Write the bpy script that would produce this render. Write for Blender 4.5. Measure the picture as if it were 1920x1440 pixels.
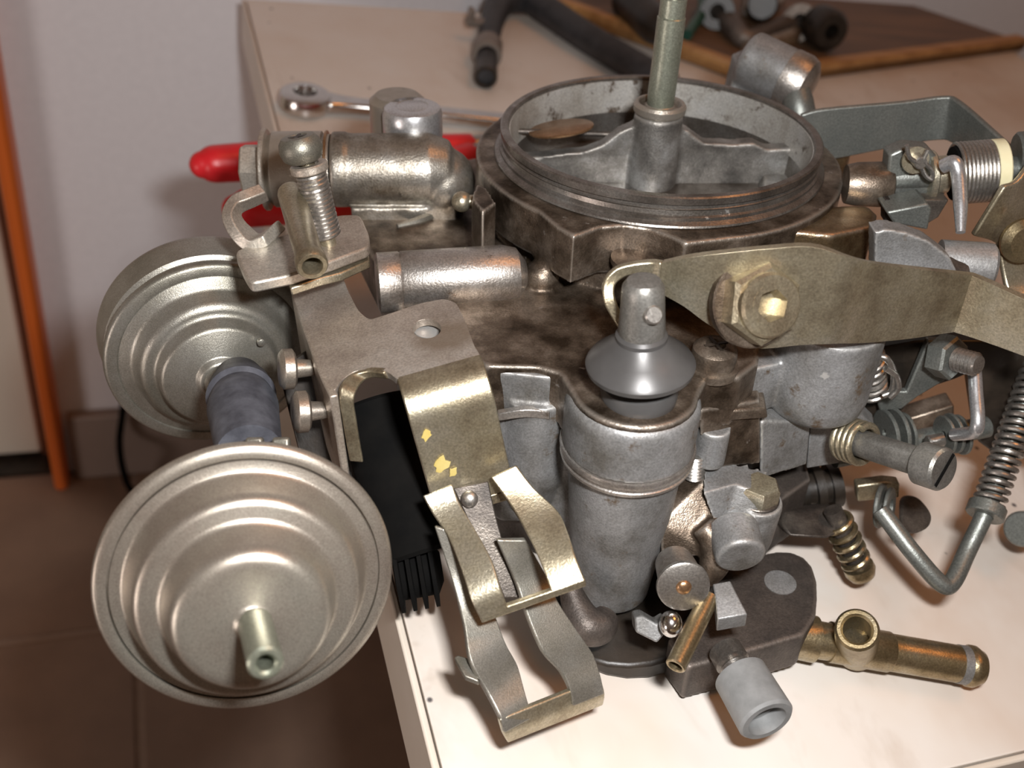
import bpy, bmesh, math, random
import numpy as np
from mathutils import Matrix, Vector

random.seed(7)
SC = bpy.context.scene
for _o in list(bpy.data.objects):
    bpy.data.objects.remove(_o)
COL = SC.collection

# ------------------------------------------------------------------ frames
# All lengths below are centimetres.  A pixel of the 1920x1440 photograph gives a
# ray from the camera; every point is put at its own real depth on that ray
# (height above the table, height on the carburetor, distance...).
F_PX = 1867.0


def A(*v):
    return np.array(v, float)


def ray(px, py):
    return A((px - 960) / F_PX, (py - 720) / F_PX, 1.0)


def upv(p, r):
    p, r = math.radians(p), math.radians(r)
    return -A(math.cos(p) * math.sin(r), math.cos(p) * math.cos(r), math.sin(p))


def unit(v):
    v = np.asarray(v, float)
    return v / np.linalg.norm(v)


class Frame:
    def __init__(s, o, ax):
        s.o = o
        s.ax = ax                         # rows: x, y, z axes in camera coordinates

    def loc(s, X):
        return s.ax @ (X - s.o)

    def _pl(s, px, py, k, val):
        r = ray(px, py)
        n = s.ax[k]
        return s.loc(r * (((s.o + val * n) @ n) / (r @ n)))

    def h(s, px, py, z):                  # on the plane z = const
        return s._pl(px, py, 2, z)

    def y(s, px, py, y):                  # on the plane y = const
        return s._pl(px, py, 1, y)

    def x(s, px, py, x):
        return s._pl(px, py, 0, x)

    def d(s, px, py, d):                  # at camera depth d
        return s.loc(ray(px, py) * d)

    def v(s, dx, dy, dz):                 # a camera-space direction in this frame
        return s.ax @ A(dx, dy, dz)


# carburetor frame: origin in the middle of the air horn rim, z = its own axis
CU = upv(36, -2)
_e = A(1, 0, 0) - CU[0] * CU
CX = unit(_e)
CY = np.cross(CX, CU)
CY = CY if CY[2] > 0 else -CY
K = Frame(ray(1238, 240) * 23.9, np.array([CX, CY, CU]))
# table frame: origin on the left edge of the top, z = 0 on the top
TU = upv(40, -13)
_x0 = ray(1310, 1300) * 21.57
_tab = lambda px, py: ray(px, py) * ((_x0 @ TU) / (ray(px, py) @ TU))
_b = _tab(812, 1370)
TY = unit(_tab(462, 0) - _b)
TX = np.cross(TU, TY)
TX = TX if TX[0] > 0 else -TX
T = Frame(_b, np.array([TX, TY, TU]))
FLOOR = 34.0                              # table top above the floor


def t2w(p):                               # table frame (cm) -> Blender world (m)
    return Vector((p[0] / 100, p[1] / 100, (p[2] + FLOOR) / 100))


def c2t(p):                               # carburetor frame -> table frame
    return T.loc(K.o + K.ax.T @ np.asarray(p, float))


H_BR = K.h(838, 632, -1.80)               # stained corner of the cable bracket
# ------------------------------------------------------------------ camera, lights
cam_d = bpy.data.cameras.new('camera')
cam = bpy.data.objects.new('camera', cam_d)
COL.objects.link(cam)
cam_d.sensor_width = 36.0
cam_d.lens = 36.0 * F_PX / 1920
cam_d.clip_start = 0.01
cam_d.clip_end = 50
cam_d.dof.use_dof = True
cam_d.dof.focus_distance = 0.205
cam_d.dof.aperture_fstop = 17.0
_M = np.column_stack([T.ax @ A(1, 0, 0), T.ax @ A(0, -1, 0), T.ax @ A(0, 0, -1)])
_cm = Matrix([list(map(float, r)) for r in _M]).to_4x4()
_cm.translation = t2w(T.loc(A(0, 0, 0)))
cam.matrix_world = _cm
SC.camera = cam

SC.view_settings.view_transform = 'Standard'
SC.view_settings.look = 'None'
SC.view_settings.gamma = 1.0
SC.view_settings.use_curve_mapping = False
SC.view_settings.exposure = 0.0

W = bpy.data.worlds.new('room_light')
SC.world = W
W.use_nodes = True
W.node_tree.nodes['Background'].inputs[0].default_value = (1.0, 0.66, 0.46, 1)
W.node_tree.nodes['Background'].inputs[1].default_value = 0.10


def area(name, pos_t, look_t, size, power, color, shape='RECTANGLE', size_y=None):
    l = bpy.data.lights.new(name, 'AREA')
    l.shape = shape
    l.size = size
    if size_y:
        l.size_y = size_y
    l.energy = power
    l.color = color
    o = bpy.data.objects.new(name, l)
    COL.objects.link(o)
    o.location = t2w(pos_t)
    o.rotation_euler = (t2w(look_t) - t2w(pos_t)).to_track_quat('-Z', 'Y').to_euler()
    return o


# the camera's built-in flash, right of and above the lens, and the room's bulb
area('camera_flash', T.loc(A(2.7, -2.5, 0.3)), T.loc(A(1.5, 0.5, 24)), 0.022, 0.88, (1.0, 0.985, 0.975), size_y=0.011)
area('ceiling_lamp', A(60, -10, 175), A(10, 10, 0), 0.60, 3.8, (1.0, 0.36, 0.07), 'DISK')


# unseen fill light added low on the left to lift the wall, the door and the floor
area('low_wall_fill', A(-75, -25, -9), A(-8, 41, -16), 0.22, 1.5, (1.0, 0.86, 0.80), 'DISK')


# ------------------------------------------------------------------ materials
def new_mat(name):
    m = bpy.data.materials.new(name)
    m.use_nodes = True
    nt = m.node_tree
    return m, nt, nt.nodes['Principled BSDF']


def noise(nt, scale, detail=4, rough=0.6, coord='Object', stretch=None, dist=0.0):
    tc = nt.nodes.new('ShaderNodeTexCoord')
    n = nt.nodes.new('ShaderNodeTexNoise')
    n.inputs['Scale'].default_value = scale
    n.inputs['Detail'].default_value = detail
    n.inputs['Roughness'].default_value = rough
    n.inputs['Distortion'].default_value = dist
    if stretch:
        mp = nt.nodes.new('ShaderNodeMapping')
        mp.inputs['Scale'].default_value = stretch
        nt.links.new(tc.outputs[coord], mp.inputs[0])
        nt.links.new(mp.outputs[0], n.inputs['Vector'])
    else:
        nt.links.new(tc.outputs[coord], n.inputs['Vector'])
    return n


def ramp(nt, src, stops):
    r = nt.nodes.new('ShaderNodeValToRGB')
    e = r.color_ramp.elements
    e[0].position, e[0].color = stops[0][0], (*stops[0][1], 1)
    e[1].position, e[1].color = stops[-1][0], (*stops[-1][1], 1)
    for p, c in stops[1:-1]:
        x = e.new(p)
        x.color = (*c, 1)
    nt.links.new(src, r.inputs[0])
    return r


def mixc(nt, fac, a, b):
    m = nt.nodes.new('ShaderNodeMix')
    m.data_type = 'RGBA'
    nt.links.new(fac, m.inputs[0])
    for s, i in ((a, 6), (b, 7)):
        if isinstance(s, tuple):
            m.inputs[i].default_value = (*s, 1)
        else:
            nt.links.new(s, m.inputs[i])
    return m.outputs[2]


def metal(name, stops, metallic=0.7, rough=(0.35, 0.55), scale=90, bump=0.25, fine=2200,
          speck=None, speck_at=(0.62, 0.7), stretch=None, bump_d=0.0002, edge=None, edge_at=(0.515, 0.575), stain=None):
    """blotchy aged metal: big patches, fine grain, optional specks of another colour"""
    m, nt, b = new_mat(name)
    n1 = noise(nt, scale, 6, 0.62, stretch=stretch)
    base = ramp(nt, n1.outputs[0], stops).outputs[0]
    n2 = noise(nt, fine, 3, 0.6)
    grain = ramp(nt, n2.outputs[0], [(0.3, (0.72, 0.72, 0.72)), (0.7, (1.18, 1.18, 1.18))])
    mm = nt.nodes.new('ShaderNodeMix')
    mm.data_type = 'RGBA'
    mm.blend_type = 'MULTIPLY'
    mm.inputs[0].default_value = 1.0
    nt.links.new(base, mm.inputs[6])
    nt.links.new(grain.outputs[0], mm.inputs[7])
    col = mm.outputs[2]
    if speck:
        n3 = noise(nt, scale * 2.7, 5, 0.7)
        f = ramp(nt, n3.outputs[0], [(speck_at[0], (0, 0, 0)), (speck_at[1], (1, 1, 1))])
        col = mixc(nt, f.outputs[0], col, speck)
    if stain:                             # an oil stain left around the screw hole
        tc = nt.nodes.new('ShaderNodeTexCoord')
        ds = nt.nodes.new('ShaderNodeVectorMath')
        ds.operation = 'DISTANCE'
        ds.inputs[1].default_value = stain[0]
        nt.links.new(tc.outputs['Object'], ds.inputs[0])
        ad = nt.nodes.new('ShaderNodeMath')
        ad.operation = 'MULTIPLY_ADD'
        ad.inputs[1].default_value = 0.008
        nt.links.new(noise(nt, 160, 4, 0.6).outputs[0], ad.inputs[0])
        nt.links.new(ds.outputs['Value'], ad.inputs[2])
        fs = ramp(nt, ad.outputs[0], [(stain[1] * 0.95, (0.75, 0.75, 0.75)), (stain[1] * 1.15, (0, 0, 0))])
        col = mixc(nt, fs.outputs[0], col, stain[2])
    if edge:                              # bare metal where corners are rubbed
        ge = nt.nodes.new('ShaderNodeNewGeometry')
        fe = ramp(nt, ge.outputs['Pointiness'], [(edge_at[0], (0, 0, 0)), (edge_at[1], (0.85, 0.85, 0.85))])
        col = mixc(nt, fe.outputs[0], col, edge)
    nt.links.new(col, b.inputs['Base Color'])
    b.inputs['Metallic'].default_value = metallic
    rr = ramp(nt, n1.outputs[0], [(0.3, (rough[1],) * 3), (0.7, (rough[0],) * 3)])
    nt.links.new(rr.outputs[0], b.inputs['Roughness'])
    bp = nt.nodes.new('ShaderNodeBump')
    bp.inputs['Strength'].default_value = bump
    bp.inputs['Distance'].default_value = bump_d
    nt.links.new(n2.outputs[0], bp.inputs['Height'])
    nt.links.new(bp.outputs[0], b.inputs['Normal'])
    return m


def plain(name, c1, c2, rough=0.5, metallic=0.0, scale=120, bump=0.1, stretch=None, detail=5):
    m, nt, b = new_mat(name)
    n1 = noise(nt, scale, detail, 0.6, stretch=stretch)
    nt.links.new(ramp(nt, n1.outputs[0], [(0.32, c1), (0.68, c2)]).outputs[0], b.inputs['Base Color'])
    b.inputs['Roughness'].default_value = rough
    b.inputs['Metallic'].default_value = metallic
    if bump:
        bp = nt.nodes.new('ShaderNodeBump')
        bp.inputs['Strength'].default_value = bump
        bp.inputs['Distance'].default_value = 0.0004
        nt.links.new(n1.outputs[0], bp.inputs['Height'])
        nt.links.new(bp.outputs[0], b.inputs['Normal'])
    return m


M = {}
M['brown_cast'] = metal('stained_cast_aluminium', [(0.36, (0.036, 0.024, 0.015)), (0.5, (0.13, 0.098, 0.072)), (0.66, (0.30, 0.245, 0.195))],
                        0.75, (0.28, 0.5), 95, 0.5, speck=(0.42, 0.39, 0.36), speck_at=(0.66, 0.75), edge=(0.52, 0.47, 0.41))
M['dark_cast'] = metal('dark_cast_iron', [(0.3, (0.045, 0.038, 0.034)), (0.6, (0.10, 0.083, 0.072)), (0.75, (0.17, 0.14, 0.12))], 0.55, (0.4, 0.6), 110, 0.5, edge=(0.26, 0.22, 0.19))
M['zinc_cast'] = metal('grey_zinc_casting', [(0.34, (0.13, 0.122, 0.11)), (0.5, (0.245, 0.245, 0.242)), (0.68, (0.36, 0.365, 0.37))], 0.55, (0.38, 0.58), 70, 0.35,
                       speck=(0.13, 0.092, 0.06), speck_at=(0.60, 0.70), edge=(0.50, 0.49, 0.47))
M['ring_cast'] = metal('oily_aluminium', [(0.3, (0.10, 0.085, 0.07)), (0.5, (0.22, 0.20, 0.18)), (0.7, (0.38, 0.37, 0.35))], 0.85, (0.22, 0.40), 80, 0.25,
                       speck=(0.62, 0.62, 0.61), speck_at=(0.67, 0.72))
M['inner_cast'] = metal('grey_horn_interior', [(0.3, (0.12, 0.105, 0.09)), (0.5, (0.27, 0.265, 0.26)), (0.7, (0.42, 0.43, 0.44))], 0.6, (0.35, 0.55), 100, 0.4,
                        speck=(0.08, 0.06, 0.045), speck_at=(0.63, 0.72))
M['gold_zinc'] = metal('yellow_passivated_steel', [(0.36, (0.24, 0.195, 0.13)), (0.5, (0.43, 0.38, 0.27)), (0.66, (0.58, 0.54, 0.43))], 0.85, (0.27, 0.42), 55, 0.3,
                       speck=(0.22, 0.17, 0.09), speck_at=(0.64, 0.8))
M['pale_zinc'] = metal('dull_zinc_plate', [(0.35, (0.34, 0.285, 0.235)), (0.5, (0.47, 0.415, 0.355)), (0.66, (0.56, 0.53, 0.47))], 0.72, (0.36, 0.5), 50, 0.35,
                       speck=(0.34, 0.40, 0.36), speck_at=(0.68, 0.8))
M['can_zinc'] = metal('satin_zinc_can', [(0.35, (0.33, 0.285, 0.24)), (0.5, (0.41, 0.37, 0.315)), (0.66, (0.45, 0.43, 0.37))], 0.78, (0.29, 0.38), 38, 0.22, fine=3800,
                      speck=(0.33, 0.29, 0.24), speck_at=(0.66, 0.85))
M['can_rear'] = metal('grey_green_zinc_can', [(0.35, (0.21, 0.20, 0.165)), (0.5, (0.305, 0.29, 0.25)), (0.66, (0.38, 0.37, 0.335))], 0.75, (0.32, 0.42), 60, 0.25, fine=3800)
M['steel'] = metal('worn_steel', [(0.3, (0.28, 0.26, 0.235)), (0.7, (0.50, 0.48, 0.45))], 0.9, (0.28, 0.42), 120, 0.2)
M['chrome'] = metal('bright_chrome', [(0.3, (0.62, 0.60, 0.58)), (0.7, (0.74, 0.73, 0.72))], 1.0, (0.12, 0.22), 90, 0.05)
M['bright'] = metal('bright_zinc_rod', [(0.3, (0.56, 0.57, 0.59)), (0.7, (0.70, 0.71, 0.73))], 0.85, (0.26, 0.34), 90, 0.1)
M['silver_cast'] = metal('worn_silver_casting', [(0.3, (0.22, 0.19, 0.16)), (0.48, (0.45, 0.42, 0.39)), (0.7, (0.58, 0.56, 0.54))], 0.85, (0.26, 0.4), 80, 0.4,
                         speck=(0.15, 0.11, 0.08), speck_at=(0.62, 0.72))
M['inlet_cast'] = metal('tarnished_inlet_casting', [(0.3, (0.13, 0.105, 0.075)), (0.5, (0.29, 0.265, 0.225)), (0.7, (0.44, 0.42, 0.385))], 0.8, (0.28, 0.45), 120, 0.45,
                        speck=(0.10, 0.085, 0.07), speck_at=(0.62, 0.72), edge=(0.5, 0.46, 0.40))
M['warm_zinc'] = metal('grey_plated_steel', [(0.35, (0.15, 0.143, 0.13)), (0.5, (0.22, 0.213, 0.195)), (0.66, (0.30, 0.295, 0.275))], 0.7, (0.33, 0.48), 100, 0.3)
M['dark_zinc'] = metal('grey_green_steel', [(0.3, (0.14, 0.15, 0.14)), (0.7, (0.25, 0.26, 0.24))], 0.7, (0.35, 0.5), 100, 0.3)
M['olive'] = metal('olive_plated_stud', [(0.3, (0.22, 0.235, 0.18)), (0.7, (0.34, 0.355, 0.29))], 0.7, (0.3, 0.42), 80, 0.2)
M['copper'] = metal('copper_plate', [(0.3, (0.30, 0.16, 0.075)), (0.7, (0.52, 0.33, 0.19))], 0.9, (0.25, 0.4), 120, 0.2)
M['brass'] = metal('old_brass', [(0.3, (0.22, 0.165, 0.085)), (0.5, (0.36, 0.29, 0.175)), (0.72, (0.47, 0.42, 0.32))], 0.9, (0.24, 0.4), 100, 0.25)
M['brown_lug'] = metal('oil_browned_casting', [(0.3, (0.10, 0.055, 0.025)), (0.5, (0.22, 0.155, 0.085)), (0.7, (0.34, 0.28, 0.19))], 0.85, (0.24, 0.42), 110, 0.4, edge=(0.55, 0.45, 0.36))
M['horn_liner'] = metal('pale_stained_horn_wall', [(0.3, (0.24, 0.215, 0.18)), (0.5, (0.40, 0.385, 0.355)), (0.7, (0.50, 0.495, 0.48))], 0.45, (0.4, 0.55), 70, 0.3,
                        speck=(0.09, 0.065, 0.045), speck_at=(0.56, 0.64))
M['web_cast'] = metal('sooty_grey_web', [(0.32, (0.07, 0.065, 0.06)), (0.5, (0.20, 0.19, 0.175)), (0.68, (0.40, 0.40, 0.39))], 0.6, (0.34, 0.55), 85, 0.5, edge=(0.45, 0.42, 0.38))
M['brown_plain'] = metal('brown_stained_metal', [(0.36, (0.07, 0.05, 0.035)), (0.5, (0.16, 0.125, 0.095)), (0.66, (0.30, 0.25, 0.20))], 0.75, (0.30, 0.48), 110, 0.4)
M['dark_plain'] = metal('dark_greasy_metal', [(0.36, (0.035, 0.03, 0.027)), (0.5, (0.085, 0.072, 0.062)), (0.66, (0.15, 0.13, 0.11))], 0.6, (0.35, 0.55), 110, 0.4)
M['zinc_plain'] = metal('plain_grey_zinc', [(0.3, (0.19, 0.185, 0.175)), (0.5, (0.28, 0.28, 0.278)), (0.7, (0.37, 0.375, 0.38))], 0.55, (0.42, 0.58), 95, 0.35)
_c = (H_BR - A(0, -3.5, -9.0)) / 100
M['bracket_zinc'] = metal('stained_zinc_bracket', [(0.35, (0.33, 0.28, 0.235)), (0.5, (0.47, 0.415, 0.36)), (0.66, (0.58, 0.55, 0.50))], 0.72, (0.36, 0.5), 50, 0.35,
                          stain=(tuple(map(float, _c)), 0.0105, (0.22, 0.165, 0.11)))
M['rubber'] = plain('black_rubber', (0.018, 0.018, 0.02), (0.04, 0.04, 0.044), 0.55, scale=200)
M['grey_rubber'] = plain('dusty_rubber', (0.035, 0.037, 0.047), (0.085, 0.09, 0.108), 0.6, scale=260, bump=0.3)
M['plunger'] = plain('grey_black_plastic', (0.055, 0.053, 0.052), (0.085, 0.083, 0.082), 0.36, metallic=0.25, scale=60, bump=0.05)
M['black'] = plain('black_plastic_and_shade', (0.003, 0.003, 0.003), (0.006, 0.0055, 0.005), 0.9)  # near-black, also stands in for the shade in the hollow under the bracket
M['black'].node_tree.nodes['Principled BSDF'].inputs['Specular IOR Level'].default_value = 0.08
M['grease'] = plain('black_grease', (0.010, 0.008, 0.006), (0.03, 0.022, 0.016), 0.4, scale=150, bump=0.5)
M['nylon'] = plain('cream_nylon', (0.60, 0.55, 0.34), (0.68, 0.64, 0.44), 0.4, bump=0.0)
M['red'] = plain('red_grip_plastic', (0.55, 0.012, 0.018), (0.66, 0.02, 0.028), 0.38, scale=80, bump=0.05)
M['knob'] = plain('grey_plastic_cap', (0.18, 0.185, 0.185), (0.25, 0.255, 0.255), 0.55, metallic=0.15, scale=260, bump=0.25)
M['yellow'] = plain('yellow_paint', (0.50, 0.37, 0.08), (0.62, 0.52, 0.22), 0.5)
M['wall'] = plain('white_plaster', (0.72, 0.72, 0.76), (0.76, 0.76, 0.80), 0.85, scale=220, bump=0.25)
M['door_white'] = plain('cream_door', (0.60, 0.56, 0.48), (0.64, 0.60, 0.51), 0.6, scale=10, bump=0.0)
M['orange_wood'] = plain('orange_varnished_wood', (0.62, 0.13, 0.02), (0.75, 0.18, 0.03), 0.4, scale=40, stretch=(1, 1, 0.05), bump=0.05)
M['tile'] = plain('brown_floor_tile', (0.195, 0.13, 0.095), (0.24, 0.16, 0.115), 0.5, scale=25, bump=0.05)
M['skirt_tile'] = plain('brown_skirting_tile', (0.24, 0.19, 0.165), (0.28, 0.22, 0.19), 0.5, scale=25, bump=0.05)
M['grout'] = plain('pale_grout', (0.27, 0.20, 0.16), (0.31, 0.23, 0.18), 0.9, scale=200)
M['pine'] = plain('varnished_pine', (0.30, 0.14, 0.045), (0.50, 0.27, 0.10), 0.45, scale=18, stretch=(1, 14, 8), bump=0.1)
M['board_top'] = plain('oily_board', (0.085, 0.05, 0.03), (0.19, 0.105, 0.055), 0.45, scale=14, stretch=(1, 8, 4), bump=0.2)
M['edge'] = plain('beige_edge_band', (0.62, 0.55, 0.46), (0.68, 0.61, 0.53), 0.45, scale=40, bump=0.05)


def table_mat():
    m, nt, b = new_mat('stained_white_laminate')
    n1 = noise(nt, 9, 5, 0.6, dist=0.4)
    base = ramp(nt, n1.outputs[0], [(0.33, (0.60, 0.50, 0.42)), (0.5, (0.68, 0.63, 0.575)), (0.7, (0.72, 0.70, 0.67))]).outputs[0]
    n2 = noise(nt, 60, 4, 0.6, stretch=(1, 1, 1))
    f = ramp(nt, n2.outputs[0], [(0.66, (0, 0, 0)), (0.80, (0.55, 0.55, 0.55))])
    base = mixc(nt, f.outputs[0], base, (0.36, 0.27, 0.20))
    n4 = noise(nt, 22, 5, 0.65, stretch=(1.0, 0.35, 1), dist=0.8)
    f4 = ramp(nt, n4.outputs[0], [(0.52, (0, 0, 0)), (0.72, (0.6, 0.6, 0.6))])
    base = mixc(nt, f4.outputs[0], base, (0.46, 0.375, 0.30))
    # small ink and oil specks
    tc = nt.nodes.new('ShaderNodeTexCoord')
    vo = nt.nodes.new('ShaderNodeTexVoronoi')
    vo.inputs['Scale'].default_value = 65
    nt.links.new(tc.outputs['Object'], vo.inputs['Vector'])
    fs = ramp(nt, vo.outputs['Distance'], [(0.035, (1, 1, 1)), (0.06, (0, 0, 0))])
    base = mixc(nt, fs.outputs[0], base, (0.10, 0.09, 0.09))
    nt.links.new(base, b.inputs['Base Color'])
    b.inputs['Roughness'].default_value = 0.42
    b.inputs['Specular IOR Level'].default_value = 0.35
    return m


M['table'] = table_mat()


# ------------------------------------------------------------------ mesh builder
class MB:
    def __init__(s):
        s.v = []
        s.f = []

    def add(s, verts, faces):
        k = len(s.v)
        s.v += [tuple(map(float, p)) for p in verts]
        s.f += [tuple(i + k for i in f) for f in faces]
        return s

    @staticmethod
    def basis(ax):
        ax = unit(ax)
        r = A(0, 0, 1) if abs(ax[2]) < 0.9 else A(0, 1, 0)
        e1 = unit(np.cross(r, ax))
        return e1, np.cross(ax, e1), ax

    def lathe(s, a, b, prof, n=40, closed=False):
        """revolve (t along a->b in cm, r) about the axis"""
        a = np.asarray(a, float)
        e1, e2, ax = s.basis(np.asarray(b, float) - a)
        vs, idx = [], []
        for t, r in prof:
            if r <= 1e-6:
                idx.append([len(vs)])
                vs.append(a + ax * t)
            else:
                idx.append(list(range(len(vs), len(vs) + n)))
                for i in range(n):
                    w = 2 * math.pi * i / n
                    vs.append(a + ax * t + r * (math.cos(w) * e1 + math.sin(w) * e2))
        fs = []
        pairs = list(zip(idx[:-1], idx[1:]))
        if closed:
            pairs.append((idx[-1], idx[0]))
        for p, q in pairs:
            if len(p) == 1 and len(q) == 1:
                continue
            for i in range(n):
                j = (i + 1) % n
                if len(p) == 1:
                    fs.append((p[0], q[i], q[j]))
                elif len(q) == 1:
                    fs.append((p[i], p[j], q[0]))
                else:
                    fs.append((p[i], p[j], q[j], q[i]))
        if not closed:
            for p in (idx[0], idx[-1]):
                if len(p) > 1:
                    fs.append(tuple(p))
        return s.add(vs, fs)

    def cyl(s, a, b, r, n=32, ch=0.0, r2=None):
        L = np.linalg.norm(np.asarray(b, float) - np.asarray(a, float))
        r2 = r if r2 is None else r2
        if ch:
            return s.lathe(a, b, [(0, r - ch), (ch, r), (L - ch, r2), (L, r2 - ch)], n)
        return s.lathe(a, b, [(0, r), (L, r2)], n)

    def ball(s, c, r, ax=(0, 0, 1), k=8, n=24, sq=1.0):
        c = np.asarray(c, float)
        ax = unit(ax)
        p = [(-r * sq * math.cos(math.pi * i / (2 * k)), r * math.sin(math.pi * i / (2 * k))) for i in range(2 * k + 1)]
        p = [(t + 0, max(q, 0) if 0 < i < 2 * k else 0) for i, (t, q) in enumerate(p)]
        return s.lathe(c, c + ax, p, n)

    def pipe(s, a, b, ro, ri, n=32, lip=None, depth=None):
        """open tube, bore visible at b"""
        L = np.linalg.norm(np.asarray(b, float) - np.asarray(a, float))
        dp = depth if depth is not None else L * 0.9
        c = (ro - ri) * 0.3
        prof = [(0, 0), (0, ro), (L - c, ro), (L, ro - c), (L, ri + c), (L - c, ri), (L - dp, ri), (L - dp, 0)]
        if lip:
            prof[2:4] = [(L - lip[0] - 0.1, ro), (L - lip[0], ro + lip[1]), (L - c, ro + lip[1]), (L, ro + lip[1] - c)]
        return s.lathe(a, b, prof, n)

    def washer(s, a, b, ro, ri, n=36):
        L = np.linalg.norm(np.asarray(b, float) - np.asarray(a, float))
        c = min(0.03, L * 0.25)
        return s.lathe(a, b, [(0, ri), (0, ro - c), (c, ro), (L - c, ro), (L, ro - c), (L, ri)], n, closed=True)

    def prism(s, pts, vec):
        pts = [np.asarray(p, float) for p in pts]
        n = len(pts)
        vec = np.asarray(vec, float)
        vs = pts + [p + vec for p in pts]
        fs = [tuple(range(n)), tuple(range(2 * n - 1, n - 1, -1))]
        fs += [(i, (i + 1) % n, (i + 1) % n + n, i + n) for i in range(n)]
        return s.add(vs, fs)

    def plate(s, outer, holes, vec):
        """flat plate with holes"""
        loops = [[np.asarray(p, float) for p in l] for l in [outer] + list(holes)]
        bm = bmesh.new()
        edges, all_v = [], []
        for l in loops:
            vv = [bm.verts.new(p) for p in l]
            all_v.append(vv)
            edges += [bm.edges.new((vv[i], vv[(i + 1) % len(vv)])) for i in range(len(vv))]
        bmesh.ops.triangle_fill(bm, edges=edges, use_beauty=True)
        bm.verts.index_update()
        vs = [np.array(v.co) for v in bm.verts]
        fs = [tuple(v.index for v in f.verts) for f in bm.faces]
        li = [[v.index for v in l] for l in all_v]
        bm.free()
        n = len(vs)
        vec = np.asarray(vec, float)
        out = fs + [tuple(i + n for i in reversed(f)) for f in fs]
        for l in li:
            m = len(l)
            out += [(l[i], l[(i + 1) % m], l[(i + 1) % m] + n, l[i] + n) for i in range(m)]
        return s.add(vs + [p + vec for p in vs], out)

    def box(s, c, ax, ay, az):
        c, ax, ay, az = (np.asarray(q, float) for q in (c, ax, ay, az))
        p = [c - ax - ay - az, c + ax - ay - az, c + ax + ay - az, c - ax + ay - az]
        return s.prism(p, 2 * az)

    def tube(s, pts, r, n=14, k=6, cap=True):
        pts = smooth_path(pts, k)
        m = len(pts)
        rr = [r] * m if np.isscalar(r) else np.interp(np.linspace(0, 1, m), np.linspace(0, 1, len(r)), r)
        rings = []
        tan = [unit(pts[min(i + 1, m - 1)] - pts[max(i - 1, 0)]) for i in range(m)]
        e1 = s.basis(tan[0])[0]
        vs = []
        for i in range(m):
            e1 = unit(e1 - (e1 @ tan[i]) * tan[i])
            e2 = np.cross(tan[i], e1)
            rings.append(list(range(len(vs), len(vs) + n)))
            for j in range(n):
                w = 2 * math.pi * j / n
                vs.append(pts[i] + rr[i] * (math.cos(w) * e1 + math.sin(w) * e2))
        fs = []
        for p, q in zip(rings[:-1], rings[1:]):
            fs += [(p[j], p[(j + 1) % n], q[(j + 1) % n], q[j]) for j in range(n)]
        if cap:
            fs += [tuple(rings[0][::-1]), tuple(rings[-1])]
        return s.add(vs, fs)

    def coil(s, a, b, R, r, turns, n=8, seg=20, close=0):
        a = np.asarray(a, float)
        L = np.linalg.norm(np.asarray(b, float) - a)
        e1, e2, ax = s.basis(np.asarray(b, float) - a)
        N = int(turns * seg)
        pts = []
        for i in range(N + 1):
            w = 2 * math.pi * i / seg
            pts.append(a + ax * (L * i / N) + R * (math.cos(w) * e1 + math.sin(w) * e2))
        return s.tube(pts, r, n, 1)

    def sheet(s, ra, rb, thick, m=6, k=5):
        """bent sheet metal between two rails"""
        ra, rb = smooth_path(ra, k), smooth_path(rb, k)
        N = len(ra)
        g = np.array([[ra[i] + (rb[i] - ra[i]) * j / m for j in range(m + 1)] for i in range(N)])
        du = np.gradient(g, axis=0)
        dv = np.gradient(g, axis=1)
        nn = np.cross(du, dv)
        nn /= np.linalg.norm(nn, axis=2, keepdims=True) + 1e-9
        top, bot = g + nn * thick / 2, g - nn * thick / 2
        vs = list(top.reshape(-1, 3)) + list(bot.reshape(-1, 3))
        q = N * (m + 1)
        I = lambda i, j: i * (m + 1) + j
        fs = []
        for i in range(N - 1):
            for j in range(m):
                fs.append((I(i, j), I(i + 1, j), I(i + 1, j + 1), I(i, j + 1)))
                fs.append(tuple(q + x for x in (I(i, j), I(i, j + 1), I(i + 1, j + 1), I(i + 1, j))))
        bd = [I(i, 0) for i in range(N)] + [I(N - 1, j) for j in range(1, m + 1)] + [I(i, m) for i in range(N - 2, -1, -1)] + [I(0, j) for j in range(m - 1, 0, -1)]
        for i in range(len(bd)):
            u, w = bd[i], bd[(i + 1) % len(bd)]
            fs.append((w, u, u + q, w + q))
        return s.add(vs, fs)

    def hexa(s, a, b, R, ch=0.06, rot=0.0, bore=None, bore_d=0.3):
        a = np.asarray(a, float)
        b = np.asarray(b, float)
        L = np.linalg.norm(b - a)
        e1, e2, ax = s.basis(b - a)
        def ringp(t, r, m=6, ph=rot):
            return [a + ax * t + r * (math.cos(2 * math.pi * i / m + ph) * e1 + math.sin(2 * math.pi * i / m + ph) * e2) for i in range(m)]
        rings = [ringp(0, R), ringp(L - ch, R), ringp(L, R * 0.88)]
        if bore:
            rings += [ringp(L, bore), ringp(L - bore_d, bore)]
        vs, fs = [], []
        for r in rings:
            vs += r
        for k in range(len(rings) - 1):
            for i in range(6):
                j = (i + 1) % 6
                fs.append((k * 6 + i, k * 6 + j, k * 6 + 6 + j, k * 6 + 6 + i))
        fs.append(tuple(range(5, -1, -1)))
        fs.append(tuple(range(len(vs) - 6, len(vs))))
        return s.add(vs, fs)


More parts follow.
